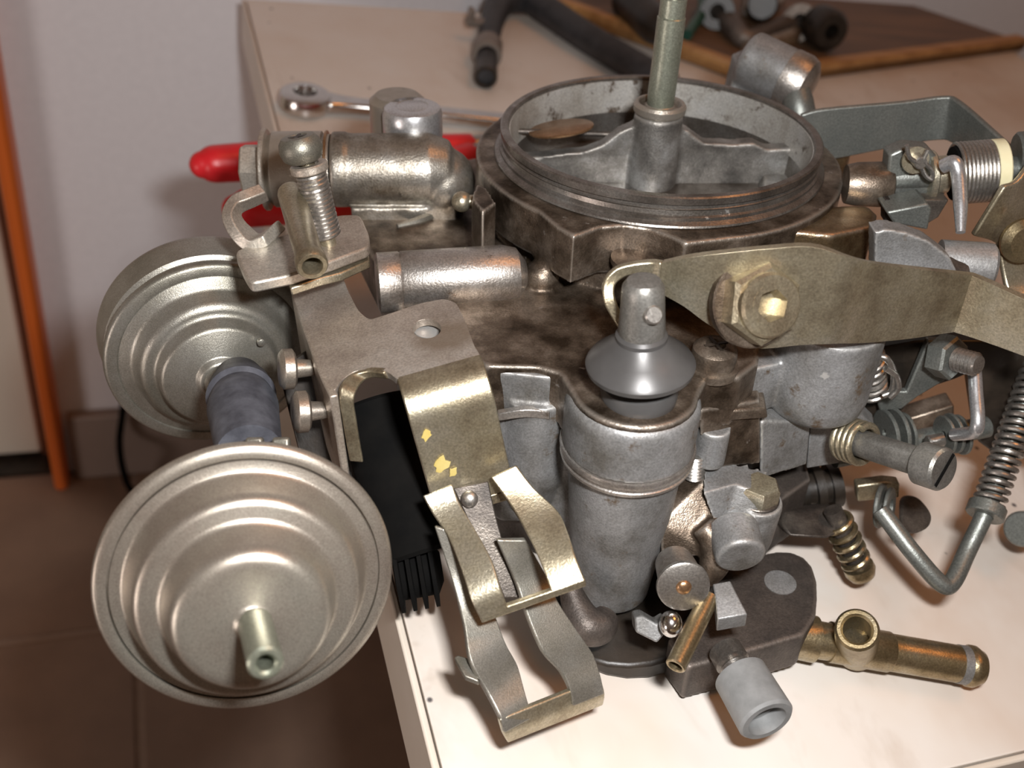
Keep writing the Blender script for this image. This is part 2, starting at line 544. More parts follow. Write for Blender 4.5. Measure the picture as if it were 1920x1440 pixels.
def smooth_path(pts, k):
    pts = [np.asarray(p, float) for p in pts]
    if k <= 1 or len(pts) < 3:
        if k > 1:
            return np.array([pts[0] + (pts[1] - pts[0]) * i / k for i in range(k + 1)])
        return np.array(pts)
    P = [2 * pts[0] - pts[1]] + pts + [2 * pts[-1] - pts[-2]]
    out = []
    for i in range(1, len(P) - 2):
        p0, p1, p2, p3 = P[i - 1:i + 3]
        for j in range(k):
            t = j / k
            out.append(0.5 * (2 * p1 + (p2 - p0) * t + (2 * p0 - 5 * p1 + 4 * p2 - p3) * t * t + (3 * p1 - p0 - 3 * p2 + p3) * t ** 3))
    out.append(pts[-1])
    return np.array(out)


def arc(c, r, a0, a1, n, z):
    return [A(c[0] + r * math.cos(math.radians(a0 + (a1 - a0) * i / n)), c[1] + r * math.sin(math.radians(a0 + (a1 - a0) * i / n)), z) for i in range(n + 1)]


def round_poly(pts, r, n=4):              # round the corners of a flat outline
    out, m = [], len(pts)
    P = [np.asarray(p, float) for p in pts]
    for i in range(m):
        a, p, b = P[i - 1], P[i], P[(i + 1) % m]
        ra = min(r, np.linalg.norm(a - p) * 0.45)
        rb = min(r, np.linalg.norm(b - p) * 0.45)
        q0, q1 = p + (a - p) / np.linalg.norm(a - p) * ra, p + (b - p) / np.linalg.norm(b - p) * rb
        for k in range(n + 1):
            t = k / n
            out.append((1 - t) ** 2 * q0 + 2 * t * (1 - t) * p + t * t * q1)
    return out


BASE = {}                                # origin (frame cm) of each thing


def empty(name, base, frame='T', **props):
    o = bpy.data.objects.new(name, None)
    o.empty_display_size = 0.02
    COL.objects.link(o)
    base = np.asarray(base, float)
    if frame == 'C':
        R3 = T.ax @ K.ax.T               # carb axes in table/world axes
        mw = Matrix([list(map(float, r)) for r in R3]).to_4x4()
        mw.translation = t2w(c2t(base))
        o.matrix_world = mw
    else:
        o.location = t2w(base)
    BASE[o.name] = base
    for k, v in props.items():
        o[k] = v
    return o


def obj(name, mb, mat, parent=None, base=None, bevel=0.0, seg=2, remesh=0.0, smooth=0, sharp=38, flat=False, **props):
    """one mesh object; vertices are frame centimetres"""
    if parent is not None:
        b0 = BASE[parent.name]
    else:
        b0 = np.asarray(base if base is not None else (0, 0, 0), float)
    V = (np.array(mb.v) - b0) / 100.0
    me = bpy.data.meshes.new(name)
    me.from_pydata([tuple(map(float, p)) for p in V], [], mb.f)
    bm = bmesh.new()
    bm.from_mesh(me)
    bmesh.ops.recalc_face_normals(bm, faces=bm.faces)
    bm.to_mesh(me)
    bm.free()
    if not flat:
        me.polygons.foreach_set('use_smooth', [True] * len(me.polygons))
        if not remesh:
            me.set_sharp_from_angle(angle=math.radians(sharp))
    me.materials.append(mat)
    o = bpy.data.objects.new(name, me)
    COL.objects.link(o)
    if parent is not None:
        o.parent = parent
    else:
        o.location = t2w(b0)
    BASE[o.name] = b0
    if remesh:
        md = o.modifiers.new('cast', 'REMESH')
        md.mode = 'VOXEL'
        md.voxel_size = remesh / 100
        md.use_smooth_shade = True
        if smooth:
            sm = o.modifiers.new('fillet', 'SMOOTH')
            sm.iterations = smooth
            sm.factor = 0.5
    elif bevel:
        md = o.modifiers.new('bevel', 'BEVEL')
        md.width = bevel / 100
        md.segments = seg
        md.limit_method = 'ANGLE'
        md.angle_limit = math.radians(35)
    for k, v in props.items():
        o[k] = v
    return o


def S(px, d):                             # size in cm of px pixels at depth d
    return px * d / F_PX


# ------------------------------------------------------------------ the room
WALL_Y = 41.0
fl = obj('floor', MB().box(A(20, 0, -FLOOR - 1.0), A(130, 0, 0), A(0, 120, 0), A(0, 0, 0.9)), M['grout'], base=A(0, 0, -FLOOR), flat=True, kind='structure')
# square tiles with recessed joints; one crossing of the joints is seen at the lower left
_g = T.h(256, 1172, -FLOOR)
TS = 33.0
tile_me = None
for i in range(-3, 4):
    for j in range(-4, 4):
        x0, x1 = _g[0] + i * TS + 0.25, _g[0] + (i + 1) * TS - 0.25
        y0, y1 = _g[1] + j * TS + 0.25, _g[1] + (j + 1) * TS - 0.25
        if y0 > WALL_Y - 0.5:
            continue
        y1 = min(y1, WALL_Y - 0.1)
        tl = obj('tile', MB().box(A((x0 + x1) / 2, (y0 + y1) / 2, -FLOOR - 0.05), A((x1 - x0) / 2, 0, 0), A(0, (y1 - y0) / 2, 0), A(0, 0, 0.05)),
                 M['tile'], parent=fl, bevel=0.08)
DOOR_X = T.y(100, 860, WALL_Y)[0]
STRIP_X = T.y(74, 860, WALL_Y)[0]
ORX = T.y(128, 865, WALL_Y)[0]
obj('wall_back', MB().box(A((ORX + 130) / 2, WALL_Y + 5, 60), A((130 - ORX) / 2, 0, 0), A(0, 5, 0), A(0, 0, 60 + FLOOR)), M['wall'], base=A(20, WALL_Y, -FLOOR), flat=True, kind='structure')
_bt = T.y(170, 783, WALL_Y - 0.8)[2]
bb = obj('baseboard_back', MB().box(A((ORX + 0.4 + 130) / 2, WALL_Y - 0.4, (-FLOOR + _bt) / 2), A((129.6 - ORX) / 2, 0, 0), A(0, 0.4, 0), A(0, 0, (_bt + FLOOR) / 2)),
         M['skirt_tile'], base=A(20, WALL_Y, -FLOOR), bevel=0.15, kind='structure')
# door leaf in its orange casing
dr = obj('door_1', MB().box(A(STRIP_X - 45, WALL_Y + 3.0, 60), A(45, 0, 0), A(0, 1.6, 0), A(0, 0, 60 + FLOOR - 0.6)), M['door_white'],
         base=A(STRIP_X - 45, WALL_Y + 3, -FLOOR), bevel=0.2, kind='structure')
obj('door_strip', MB().box(A((DOOR_X + STRIP_X) / 2, WALL_Y + 3.2, 60), A((DOOR_X - STRIP_X) / 2, 0, 0), A(0, 1.6, 0), A(0, 0, 60 + FLOOR)), plain('dark_brown_strip', (0.10, 0.035, 0.015), (0.13, 0.045, 0.02), 0.5), parent=dr, label='dark brown strip beside the orange casing')  # dark brown strip between the leaf and the casing
obj('door_casing', MB().box(A((DOOR_X + ORX) / 2, WALL_Y + 1.2, 60), A((ORX - DOOR_X) / 2, 0, 0), A(0, 3.0, 0), A(0, 0, 60 + FLOOR)), M['orange_wood'], parent=dr, bevel=0.3,
    label='orange varnished wooden door casing')
obj('threshold', MB().box(A(DOOR_X - 45, WALL_Y + 3.2, -FLOOR - 0.1), A(45, 0, 0), A(0, 3.2, 0), A(0, 0, 0.3)), M['grease'], parent=dr)

# ------------------------------------------------------------------ table
tx1 = T.h(1884, 91, 0)[0] + 0.2
ty0 = T.h(1860, 1420.5, 0)[1]
ty1 = T.h(500, 2, 0)[1]
tb = empty('table', A((tx1) / 2, (ty0 + ty1) / 2, -FLOOR), label='low white laminate table with stained top under the carburetor', category='table')
obj('tabletop', MB().box(A(tx1 / 2, (ty0 + ty1) / 2, -0.5), A(tx1 / 2, 0, 0), A(0, (ty1 - ty0) / 2, 0), A(0, 0, 0.5)), M['table'], parent=tb, bevel=0.03)
obj('core', MB().box(A(tx1 / 2, (ty0 + ty1) / 2, -1.5), A(tx1 / 2 - 0.1, 0, 0), A(0, (ty1 - ty0) / 2 - 0.1, 0), A(0, 0, 0.5)), M['edge'], parent=tb)
for nm, c, hx, hy in (('edge_band', A(-0.11, (ty0 + ty1) / 2, -1.03), 0.08, (ty1 - ty0) / 2 + 0.19),
                      ('edge_band', A(tx1 + 0.11, (ty0 + ty1) / 2, -1.03), 0.08, (ty1 - ty0) / 2 + 0.19),
                      ('edge_band', A(tx1 / 2, ty0 - 0.11, -1.03), tx1 / 2 + 0.02, 0.08),
                      ('edge_band', A(tx1 / 2, ty1 + 0.11, -1.03), tx1 / 2 + 0.02, 0.08)):
    obj(nm, MB().box(c, A(hx, 0, 0), A(0, hy, 0), A(0, 0, 1.0)), M['edge'], parent=tb, bevel=0.06)
for sx in (2.6, tx1 - 2.6):
    for sy in (ty0 + 2.6, ty1 - 2.6):
        obj('leg', MB().box(A(sx, sy, -(FLOOR + 2) / 2), A(1.8, 0, 0), A(0, 1.8, 0), A(0, 0, (FLOOR - 2) / 2)), M['edge'], parent=tb, bevel=0.15)

# black cord down the wall
cd = MB()
_pts = [T.y(255, 560, WALL_Y - 0.5), T.y(238, 700, WALL_Y - 0.6), T.y(230, 775, WALL_Y - 1.3), T.y(224, 830, WALL_Y - 2.0), T.y(232, 885, WALL_Y - 3.5),
        T.h(252, 925, -FLOOR + 0.3), T.h(330, 985, -FLOOR + 0.25), T.h(520, 1050, -FLOOR + 0.25)]
cd.tube(_pts, 0.22, 10, 8)
obj('power_cord', cd, M['black'], base=T.h(252, 925, -FLOOR), label='thin black cord hanging down the wall behind the round cans', category='cord')

# ------------------------------------------------------------------ wrench
wr = empty('wrench', T.h(700, 190, 0), label='chrome combination wrench lying on the table behind the carburetor', category='wrench')
wc = T.h(572, 186, 0.45)
wd = T.h(960, 226, 0.45)
wdir = unit((wd - wc) * A(1, 1, 0))
wn = A(-wdir[1], wdir[0], 0)
ring = MB()
ring.lathe(wc - A(0, 0, 0.38), wc + A(0, 0, 1), [(0, 0.40), (0, 0.82), (0.12, 0.98), (0.38, 1.02), (0.62, 0.94), (0.72, 0.75), (0.72, 0.45), (0.6, 0.40)], 40, closed=True)
obj('box_end', ring, M['chrome'], parent=wr)
sh = MB()
rA, rB = [], []
for t, w, z in ((0.85, 0.55, 0.42), (1.5, 0.42, 0.40), (2.6, 0.36, 0.40), (6, 0.36, 0.40), (11, 0.38, 0.40), (13.0, 0.5, 0.40)):
    p = wc + wdir * t
    rA.append(A(p[0], p[1], z) + wn * w)
    rB.append(A(p[0], p[1], z) - wn * w)
sh.sheet(rA, rB, 0.42, m=4, k=3)
obj('shank', sh, M['chrome'], parent=wr, bevel=0.1)
p0 = wc + wdir * 13.9
oj = MB()
jaw = []
for w, t in ((-1.0, -0.6), (-0.6, -1.0), (0.6, -1.0), (1.0, -0.6), (1.1, 0.3), (0.95, 1.3), (0.55, 1.3), (0.5, 0.0), (-0.5, 0.0), (-0.55, 1.1), (-1.0, 1.1), (-1.15, 0.2)):
    jaw.append(A(p0[0], p0[1], 0.12) + wdir * t + wn * w)
oj.prism(jaw, A(0, 0, 0.6))
obj('open_end', oj, M['chrome'], parent=wr, bevel=0.08)

# ------------------------------------------------------------------ red handled pliers
pl = empty('pliers', T.h(700, 320, 0), label='red handled pliers lying on the table behind the carburetor', category='pliers')
h1a, h1b = T.h(378, 309, 0.9), T.h(885, 276, 0.9)
h2a, h2b = T.h(440, 392, 0.9), T.h(885, 292, 0.9)
ld = unit(h1b - h1a)
pv = h1b + ld * 2.5
mid2 = T.h(640, 372, 0.9)
for a_, m_, b_ in ((h1a, (h1a + h1b) / 2, h1b), (h2a, mid2, h2b)):
    g = MB()
    g.tube([a_ - ld * 0.0, a_ + unit(m_ - a_) * 0.4, a_ + (m_ - a_) * 0.5, m_, m_ + (b_ - m_) * 0.6, b_], [0.42, 0.62, 0.66, 0.62, 0.58, 0.5], 18, 6)
    g.ball(a_ + unit(m_ - a_) * 0.05, 0.45, ld)
    obj('handle', g, M['red'], parent=pl, remesh=0.07, smooth=3)
    g = MB()
    g.tube([b_, b_ + (pv - b_) * 0.5, pv], [0.42, 0.5, 0.6], 12, 4)
    obj('shank', g, M['steel'], parent=pl)
g = MB()
g.cyl(pv - A(0, 0, 0.6), pv + A(0, 0, 0.6), 0.8, 28, 0.08)
obj('pivot', g, M['steel'], parent=pl)
pn = A(-ld[1], ld[0], 0)
for sgn in (-1, 1):
    g = MB()
    g.prism([pv + pn * sgn * 0.05 - A(0, 0, .4), pv + pn * sgn * 0.9 - A(0, 0, .4), pv + ld * 2.2 + pn * sgn * 0.7 - A(0, 0, .4), pv + ld * 4 + pn * sgn * 0.3 - A(0, 0, .4), pv + ld * 4 + pn * sgn * 0.04 - A(0, 0, .4)], A(0, 0, 0.8))
    obj('jaw', g, M['steel'], parent=pl, bevel=0.06)

# ------------------------------------------------------------------ rubber hose
ho = empty('rubber_hose', T.h(912, 148, 0), label='bent black rubber hose lying on the table behind the air horn ring', category='hose')
q = [T.h(911, 142, 0.55), T.h(914, 95, 0.6), T.h(922, 45, 0.65), T.h(940, 5, 0.8), T.h(985, -5, 0.9), T.h(1030, 22, 0.85), T.h(1085, 60, 0.8), T.h(1150, 100, 0.75), T.h(1215, 138, 0.75), T.h(1255, 162, 0.7)]
hp = MB()
hp.tube(q, [0.46, 0.5, 0.55, 0.72, 0.75, 0.7, 0.68, 0.68, 0.68, 0.66], 20, 8)
obj('tube', hp, M['rubber'], parent=ho)
g = MB()
g.washer(T.h(913, 105, 0.72), T.h(915, 85, 0.72), 0.66, 0.45)
obj('clip', g, M['dark_cast'], parent=ho)
g = MB()
c0 = T.h(893, 42, 0.9)
g.box(c0, A(0.5, 0, 0), A(0, 0.25, 0), A(0, 0, 0.15))
g.box(c0 + A(-0.3, 0, 0.35), A(0.12, 0, 0), A(0, 0.25, 0), A(0, 0, 0.3))
obj('clamp_ear', g, M['dark_cast'], parent=ho, bevel=0.05)
g = MB()
a_, b_ = T.h(911, 142, 0.55), T.h(911.5, 128, 0.55)
g.pipe(b_, a_ + (a_ - b_) * 0.3, 0.5, 0.34)
obj('end_collar', g, M['grease'], parent=ho)

# ------------------------------------------------------------------ wooden board with greasy parts on it
bz = 0.8
c_fr = T.h(1425, 136, bz)
c_fl0 = T.h(1050, 0, bz)
r_fr = T.h(1925, 72, bz)
dirF = unit((r_fr - c_fr) * A(1, 1, 0))
dirL = unit((c_fl0 - c_fr) * A(1, 1, 0))
r_pt = T.h(1800, 2, bz)
wid = 23.0
p1, p2 = c_fr, c_fr + dirF * wid
p4 = c_fr + dirL * 17
p3 = p2 + dirL * 17
bd = empty('wooden_board', (p1 + p3) / 2 * A(1, 1, 0), label='varnished wooden board behind the carburetor holding greasy engine parts', category='board')
g = MB()
g.prism([q * A(1, 1, 0) + A(0, 0, 0.05) for q in (p1, p2, p3, p4)], A(0, 0, bz - 0.35))
obj('panel', g, M['board_top'], parent=bd, bevel=0.04)
for a_, b_, in_ in ((p1, p2, dirL), (p1, p4, dirF)):
    g = MB()
    q = [a_, b_, b_ + in_ * 0.8, a_ + in_ * 0.8]
    g.prism([x * A(1, 1, 0) + A(0, 0, 0.02) for x in q], A(0, 0, bz - 0.02))
    obj('edge_strip', g, M['pine'], parent=bd, bevel=0.1)
bt = bz - 0.25


def on_board(px, py, dz=0.0):
    return T.h(px, py, bt + dz)


# a greasy rubber bush, a bent lever, a short tube, a rusty fork, a cable end
c = on_board(1545, 52, 0.95)
g = MB()
ax = T.v(0.25, 0.25, -1) * A(1, 1, 0.3)
g.lathe(c - unit(ax) * 0.9, c + ax, [(0, 0.3), (0, 0.9), (0.3, 1.05), (1.5, 1.05), (1.8, 0.85), (1.8, 0.4), (1.2, 0.32), (0.6, 0.3)], 30, closed=True)
obj('rubber_bush', g, M['grease'], base=c - A(0, 0, 1.0), label='black greasy round bush standing on the board', category='bush')
lv = empty('greasy_lever', on_board(1440, 75, 0.0), label='greasy brown lever arm lying on the board', category='lever')
g = MB()
q = [on_board(x, y, 0.45) for x, y in ((1345, 22), (1375, 50), (1400, 72), (1450, 55), (1500, 42))]
g.tube(q, [0.5, 0.6, 0.45, 0.5, 0.6], 14, 6)
obj('arm', g, M['dark_cast'], parent=lv)
g = MB()
g.washer(on_board(1500, 42, 0.15), on_board(1500, 42, 0.85), 0.95, 0.45)
obj('eye', g, M['dark_cast'], parent=lv)
g = MB()
g.washer(on_board(1345, 22, 0.15), on_board(1345, 22, 0.85), 0.9, 0.4)
obj('eye', g, M['grease'], parent=lv)
g = MB()
q = [on_board(x, y, 0.5) for x, y in ((1400, 92), (1440, 86), (1478, 74), (1490, 62))]
g.tube(q, [0.35, 0.5, 0.5, 0.35], 14, 6)
obj('rusty_pin', g, M['brown_lug'], base=on_board(1440, 86), label='short rusty brown pin in front of the greasy lever', category='pin')
g = MB()
q = [on_board(x, y, 0.8) for x, y in ((1178, 4), (1205, 26), (1232, 48), (1262, 62))]
g.tube(q, [0.8, 0.9, 0.9, 0.7], 16, 6)
g.ball(q[0], 0.85)
obj('greasy_sleeve', g, M['grease'], base=on_board(1215, 35), label='thick black greasy sleeve left of the stud', category='sleeve')
g = MB()
q = [on_board(x, y, z) for x, y, z in ((1318, -6, 0.6), (1316, 25, 0.45), (1300, 48, 0.4), (1288, 66, 0.3))]
g.tube(q, 0.28, 12, 6)
obj('green_cable', g, plain('dark_green_sheath', (0.02, 0.07, 0.05), (0.03, 0.10, 0.07), 0.4), base=on_board(1300, 48), label='short dark green cable end right beside the tall stud', category='cable')
bk = empty('greasy_bracket', on_board(1380, 20), label='brown and black greasy bracket with round boss at the top edge', category='bracket')
g = MB()
q = [on_board(x, y, 0.1) for x, y in ((1390, 30), (1440, 38), (1470, 12), (1450, -12), (1400, -14))]
g.prism(q, A(0, 0, 0.6))
obj('foot', g, M['brown_cast'], parent=bk, bevel=0.1)
g = MB()
g.cyl(on_board(1430, 8, 0.6), on_board(1430, 8, 1.6), 0.8, 24, 0.1)
obj('boss', g, M['grease'], parent=bk)
# ------------------------------------------------------------------ the carburetor
CB = empty('carburetor', A(0, -3.5, -9.0), 'C', label='dirty two-barrel carburetor resting on the edge of the white table', category='carburetor')
H, Y, D = K.h, K.y, K.d
UP = A(0, 0, 1)


def part(name, mb, mat, parent=None, **kw):
    return obj(name, mb, M[mat], parent=parent or CB, **kw)


# --- air horn: ring wall, inside floor
g = MB()
g.lathe(A(0, 0, -2.4), A(0, 0, 1), [(0.0, 3.5), (0.0, 3.82), (1.74, 3.82), (1.76, 3.98), (1.80, 3.96), (1.86, 3.85), (1.94, 3.86), (1.97, 3.80), (2.07, 3.78), (2.12, 3.82), (2.18, 3.75), (2.22, 3.83), (2.37, 3.84), (2.40, 3.80),
                                     (2.40, 3.66), (2.36, 3.63), (2.0, 3.60), (1.4, 3.56)], 96, closed=True)
ring = part('air_horn_ring', g, 'ring_cast', sharp=30)
g = MB()
g.lathe(A(0, 0, -2.3), A(0, 0, 1), [(-0.2, 0), (-0.2, 3.7), (0.62, 3.7), (0.60, 2.9), (0.55, 0)], 72)
part('air_horn_floor', g, 'ring_cast')
g = MB()
g.lathe(A(0, 0, -1.95), A(0, 0, 1), [(0, 3.52), (0, 3.62), (1.85, 3.64), (1.85, 3.60)], 96, closed=True)
part('horn_wall', g, 'horn_liner', parent=ring, label='pale grey inner wall spotted with brown')
# web across the horn carrying the stud boss
bx, by = 0.05, 0.75
bt = Y(1245, 212, by)[2]
web = MB()
web.cyl(A(bx, by, -2.3), A(bx, by, bt), 0.62, 32, 0.05, r2=0.60)
wp = [(-3.6, -2.3), (-3.6, -1.1), (-2.75, -1.05), (-2.2, -0.95), (-1.75, -0.9), (-1.3, -0.7), (-0.9, -0.35), (-0.4, -0.1), (0.4, -0.12), (0.8, -0.3), (1.25, -0.62), (2.0, -0.66), (2.5, -0.62), (2.9, -0.8), (3.55, -0.75), (3.55, -2.3)]
web.prism([A(x, by - 0.22 + (0.08 * x if x > 0 else 0.0 * x), z) for x, z in wp], A(0, 0.44, 0))
wb = part('horn_web', web, 'web_cast', remesh=0.05, smooth=4)
# sloping pocket at the right end of the horn and step at the left
g = MB()
g.prism([A(2.0, -2.3, -2.2), A(3.45, -1.2, -2.2), A(3.5, 0.8, -2.2), A(2.6, 0.8, -2.2)], A(0.35, 0.1, 0.75))
part('horn_pocket', g, 'web_cast', remesh=0.06, smooth=5)
g = MB()
g.prism([A(-3.5, 0.4, -2.2), A(-2.3, 0.4, -2.2), A(-2.3, -1.1, -2.2), A(-3.3, -1.4, -2.2)], A(0, 0, 0.9))
part('horn_step', g, 'web_cast', remesh=0.06, smooth=4)
# choke plate
c = Y(1052, 241, 1.25)
nrm = unit(A(-0.16, 0.14, 1))
g = MB()
g.lathe(c - nrm * 0.04, c + nrm, [(0, 0), (0, 0.80), (0.02, 0.83), (0.06, 0.83), (0.08, 0.80), (0.08, 0)], 48)
ch = part('choke_plate', g, 'copper', label='copper coloured choke plate')
g = MB()
g.cyl(c - A(1.25, 0.0, 0.10), c + A(1.5, 0, -0.12), 0.07, 14)
part('choke_spindle', g, 'dark_plain', parent=ch)
g = MB()
p_ = Y(1096, 227, 3.42)
g.ball(p_, 0.10, (0, 1, 0))
part('vent_hole', g, 'black', parent=ring)
# --- stud
s0 = A(bx, by, bt)
sd = unit(A(0.012, 0.0, 1))
st = MB()
R_ = 0.335
st.cyl(s0, s0 + sd * 2.35, R_, 32, 0.06)
st.cyl(s0 + sd * 2.3, s0 + sd * 2.75, R_ * 0.93, 32, 0.03)
stud = part('mounting_stud', st, 'olive')
th = MB()
prof = [(0, R_ * 0.78)]
for k in range(34):
    prof += [(0.10 * k + 0.02, R_ * 0.84), (0.10 * k + 0.05, R_ * 0.97), (0.10 * k + 0.08, R_ * 0.84)]
th.lathe(s0 + sd * 2.72, s0 + sd * 4, prof, 32)
part('stud_thread', th, 'steel', parent=stud)
g = MB()
g.lathe(s0, s0 + sd, [(0, R_ - .02), (0, 0.58), (0.06, 0.64), (0.20, 0.65), (0.27, 0.60), (0.28, 0.54), (0.22, 0.48), (0.16, 0.44), (0.20, R_ + 0.04), (0.24, R_ - .02)], 40, closed=True)
part('stud_collar', g, 'inlet_cast', parent=stud)

# --- horn cover casting
g = MB()
HC = -2.35
fl_ = []
for a_ in range(0, 360, 6):
    r_ = 4.42
    if 236 <= a_ <= 240:
        r_ = 4.5
    x, y = r_ * math.cos(math.radians(a_)), r_ * math.sin(math.radians(a_))
    fl_.append((x, y))
FZ = -0.66
cor = H(1075, 442, FZ)
sc = H(1185, 520, -1.0)
e_ = H(1290, 455, -1.0)
nf = []
for x, y in fl_:
    an = math.degrees(math.atan2(y, x)) % 360
    if an < 232 or an > 280:
        nf.append((x, y, an))
ins = [(*H(1045, 425, FZ)[:2], 233), (*cor[:2], 238)] + [(*H(px, py, FZ)[:2], an) for px, py, an in ((1092, 437, 242), (1125, 425, 248), (1170, 421, 255), (1220, 428, 262), (1255, 441, 268), (1285, 455, 274))]
ins = [(x * max(1, 3.92 / math.hypot(x, y)), y * max(1, 3.92 / math.hypot(x, y)), an) for x, y, an in ins]
nf = sorted(nf + ins, key=lambda q: q[2])
bore = [A(3.65 * math.cos(t), 3.65 * math.sin(t), FZ) for t in np.linspace(0, 2 * math.pi, 60, endpoint=False)]
g.plate([A(x, y, FZ) for x, y, _ in nf], [bore], A(0, 0, -1.15))
g.lathe(A(0, 0, -2.9), A(0, 0, 0), [(0, 3.66), (0, 4.0), (1.6, 4.0), (1.6, 3.66)], 60, closed=True)
# the brown plate that the horn grows out of
pc = A(-1.12, -7.38)
out = [(-7.4, 1.6), (-7.4, -0.7), (-6.7, -2.6), (-6.0, -4.6), (-4.6, -6.2), (-4.0, -6.75), (-3.0, -6.75), (-2.55, -6.95)]
out += [(pc[0] + 1.24 * math.cos(math.radians(a_)), pc[1] + 1.24 * math.sin(math.radians(a_))) for a_ in range(190, 352, 10)]
out += [(0.35, -7.05), (1.0, -6.95), (1.5, -6.4), (1.75, -5.4), (3.6, -4.6), (4.6, -3.6), (5.0, -1.6), (4.8, 1.6), (3, 3.8), (-3, 4.2), (-6.2, 2.6)]
g.plate([A(x, y, HC) for x, y in out], [[A(p[0], p[1], HC) for p in bore]], A(0, 0, -1.25))
# lug on the left front of the horn with the ball screw, and the right hand blocks
g.prism([H(x, y, -0.75) for x, y in ((884, 372), (893, 345), (912, 352), (930, 380), (905, 398))], A(0, 0, -1.5))
g.ball(H(1015, 520, -2.2), 0.42)
cover = part('horn_cover', g, 'brown_cast', remesh=0.055, smooth=3)
g = MB()
g.prism([H(x, y, -0.85) for x, y in ((1478, 432), (1500, 398), (1560, 384), (1628, 384), (1646, 400), (1640, 424), (1560, 440))], A(0, 0, -2.6))
part('cover_lug', g, 'brown_lug', remesh=0.06, smooth=6)
g = MB()
p_ = H(1568, 268, -1.0)
g.cyl(p_, p_ - UP * 1.5, 0.42, 24, 0.12)
part('cover_lug', g, 'brown_lug', remesh=0.05, smooth=3)
# ball headed rivet on the left lug
g = MB()
p_ = H(866, 378, -1.15)
g.ball(p_, 0.24, (-1, 0, 0))
g.cyl(p_, p_ + A(0.6, 0, 0), 0.16)
part('ball_rivet', g, 'gold_zinc')
# light green gasket smear along the inlet foot
g = MB()
g.tube([H(x, y, HC + 0.05) for x, y in ((745, 424), (790, 412), (822, 396), (838, 374))], [0.06, 0.13, 0.13, 0.06], 8, 6)
part('gasket_edge', g, 'can_rear', label='greenish edge of gasket squeezed out')

# --- silver barrel boss
a_, b_ = H(706, 531, -2.05), H(985, 512, -2.05)
g = MB()
L_ = np.linalg.norm(b_ - a_)
g.lathe(a_, b_, [(0, 0), (0, 0.56), (0.04, 0.66), (0.5, 0.66), (0.53, 0.64), (0.56, 0.66), (L_ - 0.5, 0.66), (L_ - 0.2, 0.58), (L_, 0.3), (L_ + .03, 0)], 48)
part('barrel_boss', g, 'silver_cast')

# --- fuel inlet barrel on the left
# fuel inlet
ax0, ax1 = H(497, 318, -1.35), H(858, 318, -1.35)
dI = unit(ax1 - ax0)
LI = np.linalg.norm(ax1 - ax0)
g = MB()
t0 = LI * (622 - 497) / (858 - 497)
g.lathe(ax0 + dI * t0, ax1, [(0, 0), (0, 0.86), (0.05, 0.92), (0.35, 0.92), (0.42, 0.88), (LI - t0 - 0.7, 0.9), (LI - t0 - 0.2, 0.72), (LI - t0 + 0.15, 0)], 48)
pg = H(775, 270, -1.1)
g.cyl(pg - UP * 0.9, pg + UP * 0.35, 0.74, 40)
g.ball(ax1 - dI * 0.4 - UP * 0.3, 0.85)
g.prism([ax0 + dI * (t0 + 0.5) + A(0, -0.75, -0.7), ax1 + A(0, -0.75, -0.7), ax1 + A(0, 0.75, -0.7), ax0 + dI * (t0 + 0.5) + A(0, 0.75, -0.7)], A(0, 0, -0.6))
inlet = part('fuel_inlet', g, 'inlet_cast', remesh=0.05, smooth=4)
ptop = Y(772, 198, pg[1])[2]
g = MB()
g.lathe(A(pg[0], pg[1], ptop - 0.75), A(pg[0], pg[1], 9), [(0, 0.3), (0, 0.755), (0.55, 0.755), (0.70, 0.70), (0.75, 0.60), (0.75, 0.42), (0.73, 0.40), (0.75, 0.37), (0.76, 0)], 48)
part('plug_cap', g, 'bright', parent=inlet, label='bright pressed plug cap')
g = MB()
bk_ = A(pg[0] - 0.45, pg[1] + 0.75, 0)
g.lathe(A(bk_[0], bk_[1], ptop - 1.2), A(bk_[0], bk_[1], 9), [(0, 0.2), (0, 0.72), (1.05, 0.72), (1.2, 0.55), (1.2, 0)], 36)
part('rear_plug', g, 'inlet_cast', parent=inlet)
# union: wide banded sleeve, washer, hex nut
g = MB()
g.lathe(ax0, ax1, [(0.10, 0.3), (0.10, 0.80), (0.25, 0.92), (t0 - 0.22, 0.93), (t0 - 0.18, 0.86), (t0 - 0.02, 0.86), (t0 - 0.02, 0.3)], 48)
part('union_body', g, 'inlet_cast', parent=inlet)
g = MB()
g.washer(ax0 - dI * 0.02, ax0 + dI * 0.10, 1.0, 0.4)
part('union_washer', g, 'pale_zinc', parent=inlet)
g = MB()
g.washer(ax0 + dI * (t0 - 0.13), ax0 + dI * (t0 - 0.07), 0.95, 0.4)
part('union_washer', g, 'copper', parent=inlet)
g = MB()
hx = H(455, 318, -1.35)
g.hexa(ax0, hx, 0.66, 0.05, rot=0.3)
part('union_nut', g, 'pale_zinc', parent=inlet)

